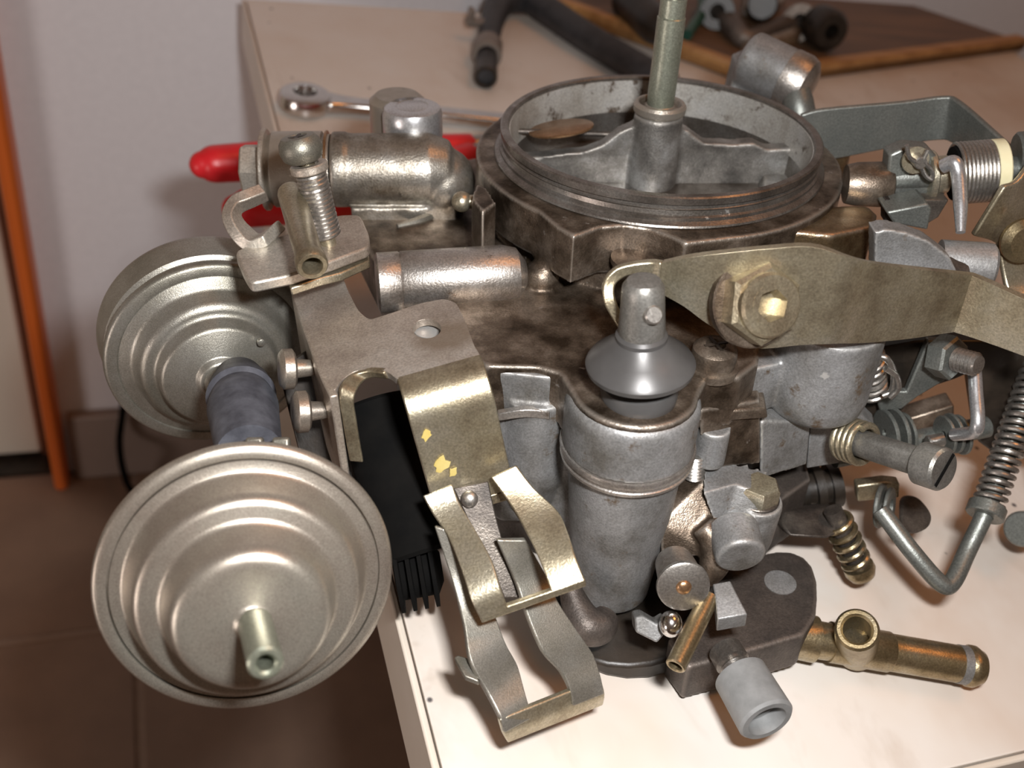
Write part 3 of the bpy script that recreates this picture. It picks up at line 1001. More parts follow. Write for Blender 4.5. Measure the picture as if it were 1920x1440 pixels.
# --- adjusting screw with spring above the plate
sb, stp = D(612, 442, 21.1), D(566, 275, 20.2)
sdir = unit(stp - sb)
Ls = np.linalg.norm(stp - sb)
g = MB()
g.cyl(sb - sdir * 0.5, stp, 0.17, 20)
scr = part('adjusting_screw', g, 'gold_zinc')
hc = D(562, 272, 20.1)
g = MB()
g.lathe(hc - sdir * 0.34, hc + sdir, [(0, 0.2), (0, 0.30), (0.08, 0.40), (0.25, 0.45), (0.42, 0.42), (0.52, 0.34), (0.53, 0.2), (0.44, 0.12), (0.42, 0)], 36)
part('screw_head', g, 'can_rear', parent=scr)
for q in (0, 1):
    g = MB()
    e1, e2, _ = MB.basis(sdir)
    dq = e1 if q else e2
    dr = e2 if q else e1
    g.box(hc + sdir * 0.175, dq * 0.22, dr * 0.035, sdir * 0.012)
    part('cross_slot', g, 'grease', parent=scr)
g = MB()
wc_ = D(579, 312, 20.35)
g.washer(wc_ - sdir * 0.12, wc_ + sdir * 0.06, 0.39, 0.22)
part('spring_washer', g, 'pale_zinc', parent=scr)
g = MB()
g.coil(wc_ - sdir * 0.12, sb + sdir * 0.02, 0.27, 0.058, 15)
part('spring', g, 'steel', parent=scr)

# --- bent lever plate that holds the screw, with its round hook
PT = 20.9
g = MB()
zz = H(560, 470, -1.0)
top = [(458, 512), (440, 470), (500, 448), (540, 438), (548, 425), (640, 402), (676, 402), (692, 438), (694, 462), (620, 490), (540, 516), (470, 530)]
zp = D(580, 470, 20.9)[2]
tv = A(0, 0, -0.26)
g.prism([H(x, y, zp) for x, y in round_poly(top, 10)], tv)
lp = part('lever_plate', g, 'pale_zinc', bevel=0.05)
g = MB()
hk = [D(x, y, d) for x, y, d in ((498, 452, 20.9), (466, 462, 20.9), (440, 440, 20.9), (424, 405, 21.0), (436, 376, 21.2), (462, 364, 21.3), (492, 352, 21.5))]
hk2 = [D(x, y, d) for x, y, d in ((530, 420, 21.4), (492, 448, 21.4), (464, 432, 21.4), (446, 410, 21.4), (452, 394, 21.6), (474, 380, 21.8), (500, 368, 21.9))]
g.sheet(hk, hk2, 0.26, m=4, k=5)
part('hook', g, 'pale_zinc', parent=lp, bevel=0.03)
# vacuum spigot lying over the plate
a_, b_ = D(545, 362, 20.9), D(586, 500, 19.0)
g = MB()
La = np.linalg.norm(b_ - a_)
g.lathe(a_, b_, [(-0.32, 0), (-0.25, 0.10), (0, 0.27), (0.05, 0.28), (La - 0.32, 0.275), (La - 0.28, 0.305), (La - 0.05, 0.31), (La, 0.28), (La, 0.205), (La - 0.03, 0.19), (La - 1.0, 0.19), (La - 1.0, 0)], 36)
part('vacuum_spigot', g, 'gold_zinc', parent=lp)
g = MB()
g.prism([H(x, y, zp - 0.32) for x, y in ((540, 522), (690, 470), (694, 488), (640, 512), (600, 522), (545, 540))], A(0, 0, -0.2))
part('lower_plate', g, 'gold_zinc', parent=lp, bevel=0.04)

# --- big cable bracket
zb = -1.85
BN = unit(A(-0.19, 0.0, 1))              # the bracket sits a little rolled
BP = H(800, 616, zb)


def HB(px, py, dz=0.0):
    r = K.ax @ ray(px, py)
    o = K.loc(A(0, 0, 0))
    return o + r * (((BP + BN * dz - o) @ BN) / (r @ BN))


g = MB()
outl = [(556, 548), (596, 528), (640, 512), (652, 545), (672, 583), (692, 600), (724, 590), (790, 568), (832, 560), (856, 568), (868, 592), (890, 650), (902, 668), (745, 712), (728, 697), (700, 690), (664, 696), (640, 712), (626, 735), (600, 680)]
hole = [HB(800 + 27 * math.cos(t), 616 + 18 * math.sin(t)) for t in np.linspace(0, 2 * math.pi, 20, endpoint=False)]
g.plate([HB(x, y) for x, y in round_poly(outl, 9)], [hole], BN * -0.16)
br = part('cable_bracket', g, 'bracket_zinc', bevel=0.05)
# front flange: bends over and hangs down
dz = 0.0
pL = HB(745, 712)
pR = HB(902, 668)
dn = unit(pR - pL)
fw = unit(np.cross(dn, BN))
if fw[1] > 0:
    fw = -fw
def drop(p, f, z):
    return p + fw * f + BN * z
PROF = [(-0.1, 0), (0.1, 0), (0.28, -0.04), (0.44, -0.14), (0.56, -0.29), (0.63, -0.48), (0.66, -0.75), (0.68, -1.3), (0.71, -2.0), (0.76, -2.6)]
railL = [drop(pL, f, z) for f, z in PROF]
railR = [drop(pR, f, z) for f, z in PROF]
off = BN * -0.08
g = MB()
g.sheet([p + off for p in railL], [p + off for p in railR], 0.16, m=8, k=5)
part('front_flange', g, 'gold_zinc', parent=br, bevel=0.03, label='yellow-passivated bent front flange')
for i, (fx, z_, r_) in enumerate(((0.14, -0.85, 0.10), (0.22, -1.62, 0.15), (0.33, -1.85, 0.09))):
    g = MB()
    p_ = pL + dn * (np.linalg.norm(pR - pL) * fx) + BN * z_ + fw * (0.745 + 0.025 * i)
    blob = [p_ + dn * r_ * random.uniform(0.6, 1.35) * math.cos(w) + UP * r_ * random.uniform(0.7, 1.8) * math.sin(w) for w in np.linspace(0, 2 * math.pi, 11, endpoint=False)]
    g.prism(blob, fw * 0.015)
    part('paint_mark', g, 'yellow', parent=br)
# left side: down-turned face with the two screws and the rolled lip
g = MB()
sl = [D(560, 552, 20.2), D(600, 690, 19.3), D(634, 800, 18.7), D(655, 858, 18.5)]
g.sheet([HB(553, 550), HB(600, 684), HB(626, 742)], [HB(553, 550) + A(0.1, 0, -2.4), HB(600, 684) + A(0.1, 0, -2.4), HB(626, 742) + A(0.1, 0, -2.2)], 0.16, m=4, k=4)
part('side_flange', g, 'pale_zinc', parent=br, bevel=0.03)
g = MB()
q = [HB(722, 694), HB(690, 692), HB(655, 704), HB(636, 732)]
lo_ = q[-1]
q2 = [lo_ + A(0.02, -0.05, -0.6), lo_ + A(0.06, -0.08, -1.15), lo_ + A(0.10, -0.1, -1.6)]
ra = q + q2
rb = [p + A(0.10, 0.0, -0.16) if i < 2 else (p + A(0.26, 0.04, -0.16) if i < 4 else p + A(0.26, 0.04, -0.06)) for i, p in enumerate(ra)]
g.sheet(ra, rb, 0.14, m=3, k=5)
part('rolled_lip', g, 'gold_zinc', parent=br, bevel=0.03)
for px, py, d in ((540, 692, 20.0), (566, 772, 19.4)):
    c = D(px, py, d)
    ax = unit(A(-1, -0.35, 0.15))
    g = MB()
    g.lathe(c + ax * -0.14, c + ax, [(-0.5, 0.15), (0, 0.2), (0, 0.34), (0.05, 0.41), (0.24, 0.41), (0.31, 0.33), (0.33, 0.1), (0.30, 0)], 32)
    part('bracket_screw', g, 'can_zinc', parent=br)
# post seen through the bracket hole
g = MB()
p_ = HB(803, 618, -0.25)
g.lathe(p_ - UP * 0.3, p_ + UP, [(0, 0.3), (0.3, 0.3), (0.32, 0)], 24)
part('hole_post', g, 'zinc_cast', parent=br)

# --- cable clamp forks under the front flange
eL, eR = railL[-1] + off, railR[-1] + off
W_ = np.linalg.norm(eR - eL)
g = MB()
g.sheet([eL, drop(eL, 0.06, -0.22)], [eR, drop(eR, 0.06, -0.22)], 0.14, m=6, k=3)
part('fork_neck', g, 'gold_zinc', parent=br, bevel=0.03)


def fork_arm(pix, name='clamp_arm', mat='gold_zinc', th=0.13):
    g = MB()
    g.sheet([D(*a) for a, b in pix], [D(*b) for a, b in pix], th, m=5, k=5)
    return part(name, g, mat, parent=br, bevel=0.025)


def dd(x, y):
    return None


# upper clip (bright, bulging to the viewer)
fork_arm([((793, 930, 18.95), (848, 908, 19.0)), ((812, 965, 18.85), (862, 945, 18.9)), ((842, 1010, 18.6), (886, 985, 18.65)), ((868, 1075, 18.2), (922, 1050, 18.2)), ((884, 1125, 18.0), (938, 1100, 18.0)), ((902, 1162, 18.1), (952, 1140, 18.1))])
fork_arm([((920, 895, 19.1), (968, 872, 19.1)), ((945, 930, 19.0), (1000, 915, 19.05)), ((972, 972, 18.8), (1045, 960, 18.85)), ((998, 1020, 18.5), (1065, 1000, 18.5)), ((1018, 1065, 18.25), (1080, 1045, 18.2)), ((1035, 1112, 18.1), (1098, 1090, 18.1))])
g = MB()
g.sheet([D(900, 1150, 18.1), D(903, 1166, 18.15)], [D(1096, 1082, 18.1), D(1099, 1096, 18.15)], 0.14, m=8, k=3)
part('clip_lip', g, 'gold_zinc', parent=br, bevel=0.03)
# strap with rivet seen between the arms
g = MB()
g.sheet([D(850, 915, 19.3), D(880, 980, 19.3), D(915, 1050, 19.3), D(945, 1120, 19.3)], [D(915, 902, 19.35), D(930, 970, 19.35), D(950, 1040, 19.35), D(975, 1120, 19.35)], 0.12, m=4, k=4)
part('strap', g, 'dark_plain', parent=br, bevel=0.02)
g = MB()
p_ = D(880, 936, 19.2)
g.ball(p_, 0.17, K.v(0, 0, -1), sq=0.6)
part('rivet', g, 'steel', parent=br)
# lower fork, hanging down to the table
zL = T
def dt(px, py, z):                       # point z cm above the table, in carb coordinates
    return K.loc(T.o + T.ax.T @ T.h(px, py, z))
lowL = [((815, 985), (870, 1000), 3.90), ((845, 1080), (905, 1090), 3.20), ((868, 1170), (925, 1150), 2.70), ((880, 1240), (945, 1205), 2.40), ((912, 1300), (968, 1250), 2.00), ((935, 1345), (985, 1310), 1.80), ((943, 1372), (996, 1345), 1.55)]
lowR = [((930, 1010), (985, 1010), 3.80), ((965, 1090), (1020, 1075), 3.10), ((985, 1150), (1045, 1130), 2.80), ((1015, 1220), (1085, 1190), 2.40), ((1050, 1260), (1110, 1228), 2.05), ((1067, 1295), (1124, 1270), 1.80), ((1072, 1322), (1130, 1300), 1.55)]
for pix in (lowL, lowR):
    g = MB()
    g.sheet([dt(*a, z) for a, b, z in pix], [dt(*b, z) for a, b, z in pix], 0.13, m=5, k=5)
    part('fork_leg', g, 'can_rear', parent=br, bevel=0.025)
g = MB()
g.sheet([dt(934, 1346, 1.80), dt(942, 1374, 1.45), dt(950, 1388, 1.12)], [dt(1124, 1270, 1.80), dt(1131, 1298, 1.45), dt(1128, 1318, 1.12)], 0.13, m=8, k=4)
part('fork_foot', g, 'gold_zinc', parent=br, bevel=0.03)
g = MB()
g.prism([dt(x, y, 2.2) for x, y in ((885, 1236), (858, 1228), (852, 1232), (872, 1268), (898, 1278))], unit(A(0, 0, -1)) * 0.12)
part('side_tab', g, 'can_rear', parent=br, bevel=0.02)
# --- accelerator pump, float bowl and body castings
g = MB()
bo = [(-5.6, -4.4), (-4.4, -5.9), (-3.6, -6.45), (-2.7, -6.45), (-2.1, -6.9), (-1.1, -7.6), (0.2, -7.0), (1.2, -6.3), (1.6, -5.2), (3.4, -4.4), (4.3, -3.4), (4.6, -1.4), (4.4, 1.5), (2.8, 3.4), (-3, 3.8), (-5.8, 2.2), (-6.4, -1.8)]
g.prism([A(x, y, -3.3) for x, y in bo], A(0, 0, -3.6))
pcx, pcy = -1.12, -7.38
g.lathe(A(pcx, pcy, -3.3), A(pcx, pcy, -9), [(0, 0), (0, 1.26), (0.55, 1.26), (0.62, 1.20), (0.75, 1.18), (2.0, 1.10), (3.4, 0.98), (4.55, 0.86), (4.65, 0.80), (4.65, 0)], 48)
# ribbed shoulder left of the pump
g.prism([A(-3.75, -6.75, -2.5), A(-2.75, -6.9, -2.5), A(-2.3, -6.6, -2.5), A(-2.3, -5.6, -2.5), A(-3.75, -5.6, -2.5)], A(0.05, 0.05, -2.2))
g.lathe(A(-2.95, -6.2, -3.2), A(-2.95, -6.2, -9), [(0, 0), (0, 0.85), (2.2, 0.8), (3.2, 0.55), (3.2, 0)], 32)
body = part('main_body', g, 'zinc_cast', remesh=0.055, smooth=3)
g = MB()
g.lathe(A(pcx, pcy, HC - 0.10), A(pcx, pcy, -9), [(0, 0.6), (0, 1.20), (0.04, 1.26), (0.12, 1.315), (0.24, 1.335), (1.2, 1.335), (1.22, 1.0)], 64)
part('pump_housing', g, 'zinc_cast', parent=body, remesh=0.05, smooth=2)
g = MB()
g.lathe(A(pcx, pcy, -3.66), A(pcx, pcy, -9), [(0, 1.0), (0, 1.36), (0.05, 1.38), (0.16, 1.36), (0.18, 1.33), (0.24, 1.33), (0.26, 1.36), (0.34, 1.34), (0.36, 1.0)], 64, closed=True)
part('pump_rim', g, 'silver_cast', parent=body)
g = MB()
g.sheet([Y(932, 772, -6.95), Y(985, 764, -7.0), Y(1030, 768, -6.95)], [Y(932, 786, -6.95), Y(985, 779, -7.0), Y(1030, 783, -6.95)], 0.16, m=3, k=4)
part('gasket_edge', g, 'silver_cast', parent=body, bevel=0.02)
# the pump's plunger
pb = H(1198, 742, HC)
pz = Y(1207, 526, pb[1])
pax = unit(pz - pb)
LP = np.linalg.norm(pz - pb)
px_ = lambda py: (742 - py) / (742 - 526) * LP
g = MB()
g.lathe(pb, pz, [(-0.4, 0.5), (-0.05, 0.72), (0.12, 0.74), (0.30, 0.70), (0.36, 0.55), (0.56, 0.55), (0.62, 0.92), (0.68, 1.01), (0.78, 1.03), (0.86, 0.98), (1.06, 0.74), (1.22, 0.56), (1.32, 0.48), (1.40, 0.48), (1.46, 0.42), (1.46, 0)], 64)
boot = part('pump_boot', g, 'plunger', label='dark rubber pump boot')
g = MB()
g.lathe(pb, pz, [(1.36, 0.42), (1.56, 0.43), (LP - 0.35, 0.39), (LP - 0.12, 0.38), (LP, 0.30), (LP + 0.02, 0)], 40)
pr = part('pump_plunger', g, 'warm_zinc')
pin = pb + pax * px_(588)
fwd = K.v(0.25, 0.05, -1)
g = MB()
g.cyl(pin, pin + unit(fwd) * 0.58, 0.17, 24, 0.03)
part('cross_pin', g, 'steel', parent=pr)
# cover screw right of the pump
sc_ = H(1335, 688, HC)
g = MB()
g.lathe(sc_ - UP * 0.1, sc_ + UP, [(0, 0.3), (0, 0.52), (0.16, 0.52), (0.18, 0.44), (0.25, 0.44), (0.38, 0.46), (0.55, 0.44), (0.64, 0.34), (0.65, 0.2), (0.55, 0.14), (0.55, 0)], 36)
sk = part('cover_screw', g, 'brown_plain')
for q in (0, 1):
    g = MB()
    g.box(sc_ + UP * 0.555, A(0.24, 0.08, 0) if q else A(-0.08, 0.24, 0), A(-0.01, 0.03, 0) if q else A(0.03, 0.01, 0), A(0, 0, 0.012))
    part('cross_slot', g, 'grease', parent=sk)
# scallop screw under the lever end
g = MB()
p_ = H(1198, 480, -1.25)
g.lathe(p_ - UP * 1.0, p_ + UP, [(0, 0.5), (0.8, 0.55), (0.85, 0.60), (0.97, 0.60), (1.02, 0.52), (1.04, 0)], 36)
part('cover_screw', g, 'brown_plain')

# --- pump lever with its pivot bolt
yl = -7.0
pix = [((1243, 490), (1238, 545), -6.72), ((1290, 480), (1285, 572), -6.9), ((1350, 472), (1330, 606), -7.0), ((1430, 464), (1405, 648), -7.05), ((1520, 459), (1500, 643), -7.1), ((1585, 478), (1555, 641), -7.15),
       ((1640, 492), (1610, 640), -6.7), ((1720, 502), (1700, 632), -6.3), ((1810, 512), (1780, 620), -6.0), ((1832, 517), (1797, 622), -6.05), ((1880, 538), (1855, 640), -6.5), ((1960, 575), (1945, 672), -7.1)]
g = MB()
g.sheet([Y(*a, y) for a, b, y in pix], [Y(*b, y) for a, b, y in pix], 0.15, m=10, k=4)
lev = part('pump_lever', g, 'gold_zinc', bevel=0.04)
hk = [((1243, 490), (1238, 545), -6.72), ((1222, 488), (1222, 512), -6.62), ((1180, 493), (1188, 512), -6.6), ((1150, 504), (1166, 520), -6.65), ((1130, 530), (1152, 536), -6.75), ((1132, 565), (1154, 560), -6.9), ((1148, 596), (1166, 590), -7.0), ((1160, 615), (1176, 606), -7.1)]
g = MB()
g.sheet([Y(*a, y) for a, b, y in hk], [Y(*b, y) for a, b, y in hk], 0.15, m=4, k=5)
part('hooked_end', g, 'gold_zinc', parent=lev, bevel=0.04)
bc = Y(1408, 566, -7.05)
bax = unit(K.v(0.30, 0.18, -1))
g = MB()
g.washer(bc - bax * 0.05, bc + bax * 0.16, 0.86, 0.3)
part('washer', g, 'brown_plain', parent=lev)
g = MB()
g.hexa(bc + bax * 0.1, bc + bax * 0.60, 0.76, 0.07, rot=0.35, bore=0.36, bore_d=0.45)
bolt = part('pivot_bolt', g, 'gold_zinc', parent=lev)
g = MB()
g.lathe(bc + bax * 0.55, bc + bax * 2, [(0, 0.30), (0, 0.60), (0.16, 0.60), (0.22, 0.55), (0.22, 0.30)], 40, closed=True)
part('bolt_face', g, 'gold_zinc', parent=lev)
g = MB()
e1, e2, _ = MB.basis(bax)
hexin = [bc + bax * 0.34 + 0.31 * (math.cos(t) * e1 + math.sin(t) * e2) for t in np.arange(6) * math.pi / 3 + 0.2]
hexo = [bc + bax * 0.775 + 0.40 * (math.cos(t) * e1 + math.sin(t) * e2) for t in np.arange(24) * math.pi / 12]
hexi = [bc + bax * 0.775 + 0.31 * (math.cos(t) * e1 + math.sin(t) * e2) for t in np.arange(6) * math.pi / 3 + 0.2]
g.plate(hexo, [hexi], -bax * 0.5)
part('hex_socket', g, 'gold_zinc', parent=lev, flat=True)
g = MB()
g.prism([p - bax * 0.02 for p in hexin], bax * 0.03)
part('socket_floor', g, 'gold_zinc', parent=lev, flat=True)
g = MB()
g.cyl(bc + A(0, 0.9, -0.1), bc, 0.6, 32)
part('pivot_post', g, 'brown_plain', parent=lev)

# --- round float-valve boss and blocks to its right
g = MB()
fc = Y(1526, 720, -5.4)
g.lathe(A(fc[0], fc[1] - 0.1, -1.85), A(fc[0], fc[1] - 0.1, -9), [(0, 0), (0, 1.13), (1.75, 1.12), (2.05, 1.05), (2.22, 0.88), (2.26, 0)], 48)
g.prism([A(1.2, -6.4, -2.6), A(2.0, -6.1, -2.6), A(3.9, -5.0, -2.6), A(3.9, -3, -2.6), A(1.0, -3, -2.6)], A(0, 0, -1.2))
part('float_boss', g, 'zinc_cast', parent=body, remesh=0.055, smooth=4)
g = MB()
g.prism([Y(1308, 770, -7.2), Y(1425, 752, -6.6), Y(1425, 870, -6.6), Y(1320, 880, -7.0)], A(0.2, 1.5, 0))
part('side_block', g, 'brown_cast', parent=body, remesh=0.05, smooth=3)
g = MB()
g.prism([Y(1366, 770, -6.95), Y(1436, 766, -6.75), Y(1440, 785, -6.75), Y(1368, 790, -6.95)], A(0.1, 0.9, 0))
part('side_lug', g, 'brown_plain', parent=body, bevel=0.05)
g = MB()
g.prism([Y(1425, 790, -6.5), Y(1520, 790, -5.9), Y(1512, 872, -5.9), Y(1425, 900, -6.5)], A(0.2, 1.5, 0))
g.lathe(Y(1340, 800, -6.9), Y(1340, 800, -6.9) - UP, [(0, 0), (0, 0.34), (0.9, 0.34), (1.0, 0.2), (1.0, 0)], 24)
part('lower_block', g, 'zinc_cast', parent=body, remesh=0.05, smooth=4)
g = MB()
g.prism([Y(1520, 785, -5.6), Y(1600, 762, -5.2), Y(1640, 800, -5.0), Y(1615, 862, -5.0), Y(1512, 880, -5.6)], A(0.1, 0.5, 0))
part('web_plate', g, 'zinc_plain', parent=body, bevel=0.05)
g = MB()
p_ = Y(1304, 850, -7.0)
q_ = Y(1300, 905, -7.0)
pr_ = [(0, .2)]
for k in range(7):
    pr_ += [(0.09 * k + .01, .19), (0.09 * k + .05, .235), (0.09 * k + .09, .19)]
g.lathe(p_, q_, pr_, 24)
part('stud_thread', g, 'steel', parent=body)

# --- lower flange casting resting on the table
g = MB()
zt = -7.75
g.prism([H(x, y, zt) for x, y in ((1252, 1200), (1300, 1140), (1345, 1080), (1420, 1040), (1455, 1033), (1485, 1034), (1508, 1044), (1524, 1062), (1532, 1088), (1533, 1120), (1530, 1155), (1508, 1190), (1400, 1222), (1290, 1252))], A(0, 0, -1.05))
tf = [(-4.4, -5.8), (-2.6, -6.3), (0.2, -6.5), (2.2, -6.5), (3.7, -5.2), (4.2, 1.0), (2.5, 3.2), (-2.5, 3.4), (-5.0, 1.0)]
tf3 = [A(x, y, -6.5) for x, y in tf]
tb3 = [p + A(0, 0, -1) * max(0.25, min(1.7, (c2t(p)[2] - 0.12) / 0.986)) for p in tf3]
nn_ = len(tf3)
g.add(tf3 + tb3, [tuple(range(nn_)), tuple(range(2 * nn_ - 1, nn_ - 1, -1))] + [(i, (i + 1) % nn_, (i + 1) % nn_ + nn_, i + nn_) for i in range(nn_)])
base_c = part('throttle_flange', g, 'dark_cast', remesh=0.055, smooth=3)
g = MB()
ec = H(1463, 1092, zt + 0.01)
g.lathe(ec - UP * 0.1, ec + UP, [(0, 0), (0.0, 0.36), (0.112, 0.36), (0.118, 0.32), (0.118, 0.0)], 32)
part('ear_hole', g, 'zinc_plain', parent=base_c, label='worn grey spot of the bolt hole')
# black gasket/insulator below the pump
g = MB()
q = [(1056, 1168), (1070, 1205), (1100, 1235), (1180, 1248), (1260, 1232), (1330, 1190)]
gp = [H(x, y, -8.25) for x, y in ((1056, 1168), (1060, 1188), (1070, 1207), (1084, 1223), (1104, 1236), (1140, 1246), (1180, 1249), (1222, 1245), (1260, 1234), (1330, 1190))] + [A(2.5, -5.5, -8.0), A(-1.0, -5.5, -7.6), A(-2.6, -7.0, -8.0)]
gb = [p + A(0, 0, -1) * max(0.05, min(0.5, (c2t(p)[2] - 0.05) / 0.986)) for p in gp]
nn_ = len(gp)
g.add(gp + gb, [tuple(range(nn_)), tuple(range(2 * nn_ - 1, nn_ - 1, -1))] + [(i, (i + 1) % nn_, (i + 1) % nn_ + nn_, i + nn_) for i in range(nn_)])
part('insulator', g, 'grease', bevel=0.1, label='black insulator plate under the body')
# ear below the pump
g = MB()
p0, p1 = D(1075, 1105, 20.6), D(1112, 1190, 20.8)
g.tube([D(1062, 1080, 20.9), D(1078, 1130, 20.8), D(1100, 1172, 20.7), D(1125, 1172, 20.8), D(1140, 1150, 21.0)], [0.2, 0.3, 0.42, 0.4, 0.25], 18, 6)
part('return_lug', g, 'dark_cast', remesh=0.05, smooth=3)

# --- mixture passage: hex bolt, grey boss, bridge
g = MB()
hb = Y(1420, 935, -7.3)
g.lathe(hb, hb - UP, [(0, 0), (0, 0.52), (0.1, 0.55), (1.1, 0.5), (1.6, 0.42), (1.6, 0)], 36)
g.prism([Y(1318, 925, -7.7), Y(1380, 908, -7.4), Y(1440, 930, -7.6), Y(1400, 1010, -7.9), Y(1350, 1010, -7.9)], A(0.15, 0.8, 0))
a_, b_ = Y(1372, 985, -7.9), Y(1385, 1030, -8.5)
g.cyl(a_, b_ + (b_ - a_) * 0.35, 0.52, 32, 0.06)
ms = part('passage_boss', g, 'zinc_cast', remesh=0.045, smooth=2)
g = MB()
g.hexa(hb - UP * 0.05, hb + UP * 0.42, 0.44, 0.06, rot=0.5)
part('hex_bolt', g, 'gold_zinc', parent=ms)
g = MB()
g.washer(hb - UP * 0.02, hb + UP * 0.06, 0.46, 0.2)
part('bolt_washer', g, 'dark_plain', parent=ms)
g = MB()
for dy in (0, 9):
    p_, q_ = Y(1372 + dy * 2, 1058 + dy, -8.05), Y(1415 + dy, 1046 + dy, -8.0)
    g.tube([p_, q_], 0.025, 6, 2)
part('casting_crack', g, 'grease', parent=ms)
# brown neck between pump and boss
g = MB()
g.prism([Y(1278, 900, -7.0), Y(1322, 900, -7.2), Y(1352, 985, -7.9), Y(1330, 1040, -8.2), Y(1240, 1060, -8.2), Y(1238, 980, -7.8)], A(0.1, 1.0, 0.1))
g.tube([Y(1316, 985, -7.9), Y(1340, 1015, -8.1), Y(1340, 1055, -8.2), Y(1322, 1085, -8.2)], [0.25, 0.34, 0.34, 0.25], 18, 6)
nk = part('pump_neck', g, 'brown_cast', remesh=0.05, smooth=3)
# banjo: shoulder, washer disc, copper rivet, spigot tube
c = D(1280, 1096, 19.6)
ax = unit(K.v(0.02, 0.30, -1))
g = MB()
g.lathe(c - ax * 0.9, c, [(0, 0.40), (0.55, 0.44), (0.9, 0.46)], 36)
part('check_valve', g, 'silver_cast', parent=nk)
g = MB()
g.lathe(c, c + ax, [(-0.03, 0.2), (-0.03, 0.50), (0.02, 0.53), (0.09, 0.52), (0.12, 0.46), (0.12, 0)], 44)
part('valve_disc', g, 'steel', parent=nk)
g = MB()
g.ball(c + ax * 0.1, 0.16, ax, sq=0.6)
part('valve_rivet', g, 'copper', parent=nk)
a_, b_ = D(1330, 1120, 19.9), D(1266, 1250, 18.9)
g = MB()
g.pipe(a_, b_, 0.20, 0.13, 28, depth=0.6)
part('spigot_tube', g, 'brass', parent=nk)
# cut pin block
a_, b_ = D(1352, 1100, 20.1), D(1372, 1168, 19.6)
g = MB()
bx_ = unit(b_ - a_)
L_ = np.linalg.norm(b_ - a_)
e1 = unit(K.v(1, -0.2, 0))
e1 = unit(e1 - (e1 @ bx_) * bx_)
e2 = np.cross(bx_, e1)
def ringq(t, hw, hd):
    o = a_ + bx_ * t
    return [o + e1 * x + e2 * y for x, y in ((-hw, -hd), (hw, -hd), (hw, hd), (-hw, hd))]
r1, r2, r3 = ringq(0, .18, .20), ringq(L_ * 0.45, .22, .27), ringq(L_, .30, .27)
vs = r1 + r2 + r3
fs = [(0, 1, 2, 3), (8, 9, 10, 11)] + [(k + i, k + (i + 1) % 4, k + 4 + (i + 1) % 4, k + 4 + i) for k in (0, 4) for i in range(4)]
g.add(vs, fs)
part('cut_pin', g, 'zinc_plain', parent=nk, bevel=0.03)
# small casting tab and bright ball under the pump
g = MB()
g.prism([D(x, y, 20.0) for x, y in ((1190, 1158), (1205, 1154), (1232, 1170), (1248, 1160), (1250, 1185), (1232, 1206), (1192, 1186))], K.v(0, 0, 0.6))
part('drain_tab', g, 'zinc_plain', parent=body, bevel=0.04)
g = MB()
g.ball(D(1258, 1170, 19.75), 0.235, K.v(0, 1, 0), sq=1.15)
part('drain_ball', g, 'chrome', parent=body)

# --- brass water tube with tee
a_, b_ = dt(1512, 1196, 0.75), dt(1838, 1252, 0.75)
g = MB()
L_ = np.linalg.norm(b_ - a_)
g.lathe(a_, b_, [(-0.4, 0.2), (-0.4, 0.5), (0.18, 0.52), (0.2, 0.42), (L_ - 0.45, 0.42), (L_ - 0.36, 0.43), (L_ - 0.30, 0.47), (L_ - 0.18, 0.47), (L_ - 0.05, 0.40), (L_, 0.38), (L_, 0.32), (L_ - 0.8, 0.31), (L_ - 0.8, 0)], 44)
wt = part('water_tube', g, 'brass')
g = MB()
wd_ = unit(b_ - a_)
g.lathe(a_ + wd_ * (L_ - 0.55), b_, [(0, 0.40), (0, 0.433), (0.2, 0.436), (0.24, 0.40)], 44, closed=True)
part('corroded_band', g, 'zinc_plain', parent=wt)
tc_ = a_ + wd_ * (L_ * (1605 - 1512) / (1838 - 1512))
ttop = D(1607, 1180, 21.15)
g = MB()
g.pipe(tc_ + (tc_ - ttop) * 0.25, ttop, 0.46, 0.29, 44, depth=1.15)
part('tee_outlet', g, 'brass', parent=wt)
g = MB()
g.lathe(tc_ - wd_ * 0.62, tc_ + wd_, [(0, 0.40), (0, 0.455), (1.35, 0.455), (1.40, 0.42)], 44)
part('tee_collar', g, 'brass', parent=wt)
# --- grey plastic adjuster cap
a_, b_ = D(1378, 1250, 20.2), D(1436, 1348, 19.2)
g = MB()
cdir = unit(b_ - a_)
L_ = np.linalg.norm(b_ - a_)
g.lathe(a_ + cdir * 0.18, b_, [(0, 0.2), (0, 0.46), (0.06, 0.55), (L_ - 0.18, 0.57), (L_ - 0.12, 0.52), (L_ - 0.12, 0.40), (L_ - 0.22, 0.38), (L_ - 0.45, 0.36), (L_ - 0.5, 0.0)], 44)
cap = part('adjuster_cap', g, 'knob')
g = MB()
g.box(b_ - cdir * 0.36 + K.v(0.02, 0.05, 0), cdir * 0.05, K.v(0.26, -0.1, 0), K.v(0.03, 0.12, 0))
part('broken_tab', g, 'knob', parent=cap, bevel=0.02)
g = MB()
g.lathe(a_ - cdir * 0.45, a_, [(0, 0.35), (0.35, 0.36), (0.4, 0.27), (0.48, 0.34), (0.56, 0.27), (0.63, 0.30), (0.7, 0.2)], 32)
part('adjuster_screw', g, 'ring_cast', parent=cap)
# --- front vacuum diaphragm
def can_axis(px, py, tilt, sx, sy):
    r = unit(ray(px, py))
    lat = unit(A(sx, sy, 0) - (A(sx, sy, 0) @ r) * r)
    return K.ax @ (-r * math.cos(math.radians(tilt)) + lat * math.sin(math.radians(tilt)))


